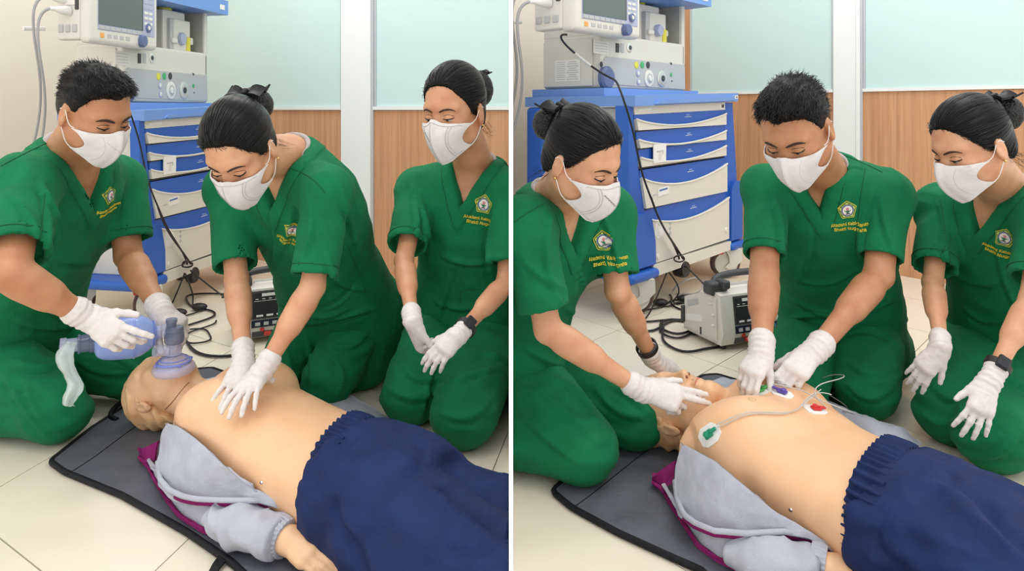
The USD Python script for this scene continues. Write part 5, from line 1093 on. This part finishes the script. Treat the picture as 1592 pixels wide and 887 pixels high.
# defibrillators
for bay, fl, wd, dp in (('L', (366, 538), V(.90, .43, 0), V(-.43, .90, 0)), ('R', (1121, 547), V(.93, .368, 0), V(-.368, .93, 0))):
    o = G(*fl); s = .90
    T = Thing('defibrillator', 'white portable defibrillator ' + ('partly hidden behind the arms pressing the chest' if bay == 'L' else 'fully in view on the floor in front of a trolley castor'), 'defibrillator', o, bay)
    fr = lambda m: frame(m, o, wd * 1.08, dp * 1.08, V(0, 0, 1.08))
    pr = lambda pts, x0, x1: (lambda p: trimesh.Trimesh(np.stack([x0 + p.vertices[:, 2], p.vertices[:, 0], p.vertices[:, 1]], 1), p.faces, process=False))(prism(Polygon(pts), x1 - x0))
    T.add('case', fr(pr([(.0, .02), (-.012, .06), (.005, .185), (.05, .195), (.20, .135), (.205, .018)], 0, .30)), 'machine_cream')
    T.add('side_cover', fr(pr([(.015, .03), (.02, .172), (.05, .180), (.19, .125), (.195, .03)], -.006, .0)), 'machine_cream')
    T.add('side_window', fr(pr([(.11, .130), (.115, .150), (.175, .128), (.172, .108)], -.0075, -.005)), 'machine_grey'); T.add('side_print', fr(pr([(.09, .075), (.09, .10), (.185, .078), (.185, .055)], -.0070, -.005)), 'label_paper'); T.add('side_slot', fr(pr([(.095, .03), (.095, .055), (.103, .054), (.103, .029)], -.0072, -.005)), 'machine_dark')
    for k in range(3): T.add('side_button', fr(rbox((.012, .014, .008), .003, (-.007, .03 + .012 * (k == 0), .150 - .035 * k))), 'key_white')
    # front face leans back: points on it
    fz = lambda x, z, out=.0: V(x, np.interp(z, [.02, .06, .185], [0, -.012, .005]) - out, z)
    quad = lambda x0, x1, z0, z1, out, th=.003: fr(trimesh.convex.convex_hull(np.array([fz(x, z, o_) for x in (x0, x1) for z in (z0, z1) for o_ in (out, out - th)])))
    sc = T.add('screen_frame', quad(.050, .205, .085, .178, .002), 'machine_dark'); T.add('screen', quad(.056, .199, .090, .172, .0032), 'screen_dark', parent=sc)
    T.add('screen_bar', quad(.085, .175, .160, .170, .0040), 'screen_white', parent=sc); T.add('screen_line', quad(.060, .195, .1445, .1458, .0038), 'screen_white', parent=sc)
    for k in range(6): T.add('screen_tick', quad(.064 + .022 * k, .074 + .022 * k, .1505, .153, .0038), 'screen_white', parent=sc)
    for k in range(4): T.add('screen_key', quad(.066 + .033 * k, .088 + .033 * k, .093, .0995, .0038), 'screen_white', parent=sc)
    kp = T.add('key_panel', quad(.050, .235, .058, .082, .003), 'panel_navy')
    for k in range(6): T.add('panel_key', quad(.062 + .028 * k, .078 + .028 * k, .064, .075, .0042), 'teal' if k in (3, 5) else 'machine_grey', parent=kp)
    T.add('red_button', fr(lathe([(.0005, .004), (.007, .003), (.008, -.002)], fz(.085, .049), (0, -1, 0), 14)), 'brake_red', smooth=40); T.add('side_strip', quad(.212, .238, .088, .176, .002), 'key_white')
    cn = T.add('connector_bay', quad(.052, .12, .022, .042, .003), 'machine_dark'); T.add('red_connector', fr(rbox((.024, .018, .014), .004, tuple(fz(.102, .034, .006)))), 'brake_red', parent=cn); T.add('socket', quad(.205, .235, .025, .045, .003), 'machine_dark')
    T.add('handle', fr(tube(np.array([[.02, .06, .188], [.035, .075, .222], [.08, .08, .232], [.22, .08, .232], [.265, .075, .222], [.28, .06, .188]]), .012, 10, 40)), 'machine_dark', smooth=True)
    for x in (.0, .235): T.add('paddle', fr(cat([rbox((.075, .05, .045), .012, (x + .02, .055, .200)), rbox((.03, .05, .03), .008, (x + .035, .035, .215))])), 'machine_dark')
    T.add('handle_pad', fr(rbox((.15, .05, .012), .005, (.14, .08, .190))), 'key_white'); T.add('brand_mark', quad(.14, .155, .1795, .183, .0035), 'print_dark')
    for x, y in ((.03, .03), (.26, .03), (.03, .18), (.26, .18)): T.add('foot', fr(lathe([(.012, 0), (.013, .004), (.011, .022)], (x, y, 0), (0, 0, 1), 14)), 'machine_dark')
    T.add('rear_socket', fr(rbox((.02, .012, .06), .004, (-.008, .195, .075))), 'machine_dark')
# cables on the floor
def floor_cables(bay, rows):
    for lab, mt, r, pts in rows:
        p = [G(x, y, z) if not isinstance(z, tuple) else P(x, y, z[0]) for x, y, z in [(q_ + (.007,))[:3] for q_ in pts]]
        nm = {'cable_black': 'black_cable', 'cable_grey': 'grey_cable'}[mt]
        T = Thing(nm, lab, 'cable', p[len(p) // 2] * V(1, 1, 0), bay); T.add('lead', tube(np.array(p), r, 8, 30 + 10 * len(p)), mt, smooth=True)
        if 'plug' in lab: T.add('plug', trimesh.Trimesh(*(lambda u: (u.vertices * V(.034, .022, .016) + p[-1] + V(0, 0, .010), u.faces))(trimesh.creation.icosphere(2, 1.0)), process=False), 'cable_black', smooth=True)
z = lambda h: h
floor_cables('L', [
    ('thick dark cable curving across the tiles to the half hidden defibrillator', 'cable_black', .0052, [(288, 528), (300, 543), (322, 552), (352, 553), (378, 548), (392, 540, .03)]),
    ('looped dark cable lying nearest the blue valve of the bag', 'cable_black', .0032, [(292, 512), (315, 511), (326, 520), (322, 530), (300, 533), (288, 526), (296, 516), (325, 506), (336, 498)]),
    ('dark cable coil in front of the half hidden defibrillator', 'cable_black', .0042, [(290, 506), (318, 497), (333, 490), (326, 482), (305, 478), (291, 468), (296, 458), (318, 456), (345, 462, .02)]),
    ('thin lead running from the coiled knot to the floor plug, left bay', 'cable_black', .0034, [(288, 425, .16), (296, 445, .09), (300, 462, .03), (302, 478), (310, 480)]),
    ('thin lead slanting left from the coiled knot to the tiles, left bay', 'cable_black', .0032, [(287, 424, .16), (276, 452, .08), (265, 478), (264, 488)]),
    ('lead slanting right from the coiled knot to the half hidden defibrillator', 'cable_black', .0034, [(296, 420, .16), (318, 438, .12), (340, 455, .10), (352, 462, .12)]),
    ('flat black inline plug and lead beside the gloved hand on the valve', 'cable_black', .0032, [(318, 481), (300, 487), (288, 490), (278, 489)])])
floor_cables('R', [
    ('thick dark cable curving over the tiles into the front of the white defibrillator', 'cable_black', .0046, [(1027, 500), (1030, 520), (1042, 538), (1065, 546), (1095, 542), (1124, 536), (1142, 528, .02), (1153, 524, .035)]),
    ('looped dark cable lying left of the white defibrillator', 'cable_black', .0045, [(1003, 514), (1030, 506), (1056, 498), (1075, 503), (1072, 514), (1050, 518), (1032, 512), (1028, 502), (1045, 496), (1068, 500), (1080, 508)]),
    ('lower dark cable loop touching the corner of the white defibrillator', 'cable_black', .0042, [(1000, 499), (1035, 497), (1060, 497), (1073, 508), (1068, 521), (1052, 525), (1034, 520), (1030, 510)]),
    ('short dark cable bundle by the rear socket of the white defibrillator', 'cable_black', .0045, [(1041, 458), (1044, 468), (1052, 478), (1064, 482), (1074, 480, .03), (1078, 476, .05)]),
    ('thin lead dropping from the coiled knot to the floor, right bay', 'cable_black', .0034, [(1040, 418, .16), (1052, 440, .08), (1054, 458, .03), (1048, 466), (1056, 472), (1068, 468)]),
    ('thin lead slanting left from the coiled knot behind the arm with the band', 'cable_black', .0032, [(1039, 418, .16), (1026, 450, .07), (1012, 482), (1002, 496), (996, 503)]),
    ('lead slanting right from the coiled knot to the defibrillator paddles', 'cable_black', .0034, [(1057, 406, .16), (1075, 422, .15), (1093, 440, .19), (1100, 446, .21)]),
    ('pale grey lead arching over the floor behind the defibrillator', 'cable_grey', .0036, [(1046, 452, .03), (1055, 442, .06), (1070, 434, .08), (1085, 433, .08), (1092, 440, .06), (1088, 452, .03), (1072, 457), (1052, 456)]),
    ('flat black inline plug and lead left of the looped cables', 'cable_black', .0034, [(1062, 470), (1046, 473), (1036, 476), (1027, 473)]),
    ('black mains plug and lead behind the white defibrillator', 'cable_black', .0034, [(995, 484), (1012, 480), (1030, 476), (1050, 466), (1064, 467)])])
# ------------------------------------------------------------------ resuscitation bag, electrodes, embroidered badges
def clearish(name, col, alpha, rough=.12, gl=.10):
    mat(name, {'t': ('transparent_bsdf', dict(color=(1, 1, 1))), 'p': ('principled_bsdf', dict(base_color=col, roughness=rough, subsurface_weight=.0)), 'm': ('mix_closure', dict(fac=alpha))}, [('t.BSDF', 'm.closure1'), ('p.BSDF', 'm.closure2')], 'm.closure')
clearish('bag_blue', (.30, .42, .86), .80, .22); clearish('valve_smoke', (.16, .19, .30), .72, .12); clearish('clear_violet', (.60, .64, .88), .42, .08); clearish('film', (.75, .84, .84), .45, .3)
plain('rim_blue', (.20, .25, .72), .25); plain('bag_band', (.22, .30, .72), .3)
T = Thing('resuscitation_bag', 'blue squeeze bag with smoky valve and clear mask held over the manikin face', 'resuscitator', G(268, 575, .2) * V(1, 1, 0), 'L')
b0, b1 = P(148, 531, 1.66), P(243, 517, 1.73); ax = nrm(b1 - b0); L = np.linalg.norm(b1 - b0)
prof = [(.012, -.004), (.030, .0), (.043, .012), (.050, .04), (.053, .075), (.053, L * .62), (.051, L * .70), (.044, L * .82), (.030, L * .95), (.018, L), (.015, L + .006)]
pp = CubicSpline(np.linspace(0, 1, len(prof)), np.array(prof))(np.linspace(0, 1, 44)); T.add('squeeze_bag', lathe([(max(r, .001), h) for r, h in pp], b0, ax, 40), 'bag_blue', smooth=True)
T.add('bag_ring', lathe([(.0525, L * .60), (.0545, L * .605), (.0545, L * .635), (.0525, L * .64)], b0, ax, 40), 'bag_band', smooth=40); T.add('bag_ring', lathe([(.030, L * .945), (.0335, L * .95), (.0285, L * .985), (.024, L * .985)], b0, ax, 40), 'bag_band', smooth=40)
T.add('inlet_coupling', lathe([(.024, .002), (.025, -.012), (.021, -.013), (.021, -.030), (.023, -.031), (.023, -.036), (.016, -.037)], b0, ax, 30), 'valve_smoke', smooth=40); T.add('inlet_elbow', lathe([(.016, -.034), (.017, -.058), (.020, -.060), (.020, -.072), (.004, -.074)], b0, ax, 26), 'clear_violet', smooth=40)
m0 = P(270, 563, 1.745); vz = P(271, 519, 1.74)
T.add('neck_ring', lathe([(.017, L - .002), (.018, L + .008), (.015, L + .012), (.018, L + .016), (.018, L + .026), (.012, L + .028)], b0, ax, 26), 'clear_violet', smooth=40)
jn = b0 + ax * (L + .024); T.add('valve_arm', tube(np.array([jn, (jn + vz) / 2, vz + V(0, 0, -.004)]), [.0135, .013, .013], 16), 'valve_smoke', smooth=40)
T.add('valve_port', lathe([(.0115, -.01), (.0115, .026), (.0135, .027), (.0135, .036), (.002, .038)], (jn * .45 + vz * .55), (0.05, 0, 1), 24), 'valve_smoke', smooth=40)
T.add('valve_body', lathe([(.021, -.022), (.0235, -.018), (.0235, .002), (.021, .004), (.021, .008), (.0225, .009), (.020, .019), (.013, .021), (.002, .021)], vz, (.03, 0, 1), 30), 'valve_smoke', smooth=40)
T.add('valve_stem', lathe([(.0195, .055), (.0165, .05), (.0155, .024), (.019, .018), (.019, .0)], m0 + V(0, 0, .022), (.02, 0, 1), 28), 'clear_violet', smooth=40)
T.add('exhale_port', lathe([(.014, -.004), (.014, .026), (.017, .027), (.017, .036), (.003, .037)], vz + V(-.010, -.006, -.040), (-1, -.1, .05), 24), 'clear_violet', smooth=40)
dome = [(.0145, .020), (.025, .017), (.035, .008), (.0395, .0), (.0415, -.010)]
T.add('mask_dome', lathe(dome[::-1] if False else dome, m0, (0, 0, 1), 40), 'clear_violet', smooth=50); a = np.linspace(0, 2 * np.pi, 41)
mr = lambda r, h: np.array([m0 + V(r * math.cos(t), r * math.sin(t), h) for t in a])
T.add('mask_rim', tube(mr(.0395, .003), .0028, 8, cap=False), 'rim_blue', smooth=True); T.add('mask_rim', tube(mr(.033, .0105), .0015, 8, cap=False), 'rim_blue', smooth=True)
T.add('mask_cushion', tube(mr(.039, -.015), .0130, 14, cap=False), 'clear_violet', smooth=True)
for k in range(4): T.add('rim_hook', tube(np.array([mr(.042, .004)[k * 10 + 5], mr(.046, .000)[k * 10 + 5]]), .003, 6), 'rim_blue')
tl = [(112, 531, 1.57), (103, 545, 1.54), (101, 562, 1.52), (110, 585, 1.51), (117, 600, 1.50), (109, 618, 1.49), (108, 631, 1.49)]; wd = [9, 12, 14, 12, 13, 10, 8]
gr = []
for (x, y, Y), w_ in zip(tl, wd): gr.append([P(x - w_, y - 1, Y + .006), P(x - w_ * .35, y, Y - .010), P(x + w_ * .35, y, Y + .006), P(x + w_, y + 1, Y - .006)])
T.add('reservoir_film', sheet(np.array(gr), .0012, 50, 14, .005, 40, 3), 'film', smooth=True, label='limp translucent reservoir film')
# electrodes on the right manikin
B = DUM['R']
def electrode(px, py, ax_px, mt, lab, sz=(.034, .024)):
    p, n, ok = cast(B, [(px, py), ax_px]); c, n0 = p[0], n[0]; x = nrm((p[1] - p[0]) - n0 * ((p[1] - p[0]) @ n0)); y = np.cross(n0, x)
    T = Thing('electrode', lab, 'electrode', c, 'R')
    pts = np.array(Polygon([(-1, -.55), (-.6, -.95), (.35, -1), (.95, -.5), (1, .3), (.5, .95), (-.55, 1), (-1, .45)]).buffer(-.12).buffer(.12, 4).exterior.coords)[:-1] * V(*sz)
    top = []
    for q_ in np.vstack([pts, pts * .5, [[0, 0]]]):
        h_, hn, ok_ = cast_dir(B, np.array([c + x * q_[0] + y * q_[1] + n0 * .05]), -n0[None]); top.append((h_[0] if ok_[0] else c + x * q_[0] + y * q_[1]))
    top = np.array(top) + n0 * .0022; N = len(pts); f = []
    for i in range(N): j = (i + 1) % N; f += [(i, j, N + j), (i, N + j, N + i), (N + i, N + j, 2 * N)]
    bot = top - n0 * .004; M_ = len(top); f += [(b_ + M_, a_ + M_, c_ + M_) for a_, b_, c_ in f]; f += [t for i in range(N) for t in ((i, i + M_, (i + 1) % N), ((i + 1) % N, i + M_, (i + 1) % N + M_))]
    T.add('adhesive_pad', trimesh.Trimesh(np.vstack([top, bot]), f, process=False), 'label_paper', smooth=40)
    T.add('snap_clip', frame(cat([rbox((.021, .016, .005), .0022), frame(rbox((.017, .008, .005), .002), V(.015, 0, .002), V(1, 0, 0), V(0, 1, 0), V(0, 0, 1)), lathe([(.001, .008), (.006, .007), (.007, 0)], (-.003, 0, 0), (0, 0, 1), 16)]), c + n0 * .005, x, y, n0), mt, smooth=40, label=None)
    return c + n0 * .007 + x * .027, n0
plain('clip_green', (.01, .27, .15), .4); plain('clip_lime', (.05, .36, .08), .4); plain('clip_purple', (.10, .06, .36), .4); plain('clip_red', (.62, .02, .025), .4); plain('wire_grey', (.52, .51, .50), .45)
e1, n1 = electrode(1103, 675, (1116, 666), 'clip_green', 'white electrode with dark green clip on the shoulder nearest the camera', (.028, .021))
e2, n2 = electrode(1181, 608, (1192, 604), 'clip_lime', 'white electrode with light green clip pinched by the left hand in the picture', (.024, .018))
e3, n3 = electrode(1216, 611, (1204, 608), 'clip_purple', 'white electrode with purple clip under the knuckles of a gloved hand', (.024, .018))
e4, n4 = electrode(1268, 637, (1280, 638), 'clip_red', 'white electrode with red clip on the side of the ribs', (.026, .019))
def wire(lab, start, pts, r=.0012, mt='wire_grey'):
    p, n, ok = cast(B, [q_[:2] for q_ in pts]); out = [start]
    for (x, y, h), p_, n_, o_ in zip(pts, p, n, ok): out.append(p_ + n_ * h if o_ else G(x, y, h))
    T = Thing('electrode_wire', lab, 'wire', start, 'R'); T.add('lead', tube(np.array(out), r, 7, 70), mt, smooth=True)
wire('thin grey wire from the dark green clip across the bare chest', e1, [(1125, 662, .006), (1150, 650, .005), (1180, 644, .004), (1215, 645, .004), (1240, 638, .006), (1258, 629, .016), (1268, 622, .03)])
wire('second thin wire beside it, upper of the pair crossing the bare chest', e1 + V(0, .004, .003), [(1128, 657, .010), (1155, 646, .009), (1185, 642, .005), (1225, 643, .005), (1246, 634, .010), (1262, 626, .022), (1285, 632, .03)])
wire('pale wire arching up from the red clip over the flank', e4, [(1262, 628, .03), (1275, 617, .055), (1295, 617, .060), (1312, 628, .05), (1324, 645, .02), (1325, 655, .006)])
wire('pale wire running from the purple clip along the far flank', e3 + V(.0, .01, .004), [(1232, 607, .008), (1248, 615, .012), (1262, 625, .014), (1290, 636, .012), (1320, 648, .010), (1350, 662, .006)], .0014)
wire('short pale wire leaving the light green clip toward the far side', e2, [(1195, 600, .012), (1207, 598, .016), (1216, 603, .010)], .0014)
# embroidered college badge and lettering on every scrub top
def badge(q, px, py, s=1.0, rot=0.0, tilt=None):
    top = q['top']; p, n, ok = cast(top, [(px, py)])
    if not ok[0]: return
    c, n0 = p[0], nrm(n[0] * .5 + q['fw1'] * .5); x = nrm(-q['r1'] - n0 * (-q['r1'] @ n0)); x = nrm(x * math.cos(rot) + np.cross(n0, x) * math.sin(rot)); y = np.cross(n0, x)
    def press(m, lift, sub=True):
        v = np.array(m.vertices); o = c + v[:, :1] * x * s + v[:, 1:2] * y * s + n0 * .12
        h_, hn, ok_ = cast_dir(top, o, np.repeat(-n0[None], len(o), 0)); dz = (h_ - c) @ n0; bad = ~ok_ | (np.abs(dz - (np.median(dz[ok_]) if ok_.any() else 0)) > .016)
        if bad.any() and (~bad).any():
            from scipy.spatial import cKDTree
            h_[bad] = (o - n0 * .12)[bad] + n0 * dz[~bad][cKDTree(v[~bad, :2]).query(v[bad, :2])[1]][:, None]
        return trimesh.Trimesh(h_ + n0 * (lift + v[:, 2:3] * s), m.faces, process=False)
    ex = lambda poly, z, h=.0006, seg=.006: (lambda m: trimesh.Trimesh(m.vertices + V(0, 0, z), m.faces, process=False))(prism(poly.segmentize(seg), h))
    def flat(poly, z):
        m = ex(poly, z)
        for _ in range(2): m = m.subdivide() if len(m.faces) < 500 else m
        return m
    pent = lambda r: Polygon([(r * math.sin(2 * math.pi * k / 5) , r * math.cos(2 * math.pi * k / 5)) for k in range(5)])
    star = lambda r: pent(r * .88).buffer(r * .13, 6)
    b = q['T'].add('chest_badge', press(flat(star(.0255), 0), .0008), 'thread_yellow', parent=q['tp'], smooth=False, label='embroidered pentagon badge')
    if b is None: return
    A = lambda nm, poly, z, mt: q['T'].add(nm, press(flat(poly, z), .0008), mt, parent=q['tp'], smooth=False)
    A('badge_field', star(.0232), .0007, 'crest_green'); A('badge_field', star(.0208).difference(Point(0, 0).buffer(.0150, 12)), .0014, 'crest_yellow')
    A('badge_ring', Point(0, .0).buffer(.0165, 14), .0016, 'crest_blue'); A('badge_disc', Point(0, 0).buffer(.0128, 14), .0024, 'crest_white')
    A('badge_flower', Point(0, .004).buffer(.0042, 8), .0032, 'crest_pink'); A('badge_leaf', Polygon([(0, -.008), (-.009, .001), (-.003, -.001), (0, .001), (.003, -.001), (.009, .001)]), .0033, 'crest_green'); A('badge_book', Polygon([(-.006, -.010), (.006, -.010), (.005, -.0075), (-.005, -.0075)]), .0034, 'machine_dark')
    for k in range(10):
        t = 2 * math.pi * (k + .5) / 10; A('badge_stitch', Point(.0182 * math.sin(t), .0182 * math.cos(t)).buffer(.0011, 4), .0024, 'crest_green')
    for t, yy, w_ in (('Akademi Kebidanan', -.041, .092), ('Bhakti Nugraha', -.0535, .076)):
        m = meshkit.text_mesh(t, .0080, .0012, True); v = m.vertices; k = w_ / (v[:, 0].max() - v[:, 0].min()); v = np.stack([(v[:, 0] - (v[:, 0].max() + v[:, 0].min()) / 2) * k, v[:, 1] + yy, v[:, 2]], 1)
        q['T'].add('embroidered_name', press(trimesh.Trimesh(v, m.faces, process=False), .0009), 'thread_yellow', parent=q['tp'], smooth=False)
for q in PE:
    if 'top' not in q: continue
    for px, py, s_, r_ in {'LM': [(172, 304, .98, -.05)], 'LW': [(456, 357, 1.0, -.25)], 'LS': [(753, 317, 1.12, -.02)], 'RW': [(938, 374, 1.0, .08)], 'RM': [(1317, 326, 1.02, -.08)], 'RS': [(1563, 369, .98, -.12)]}[q['id']]: badge(q, px, py, s_, r_)
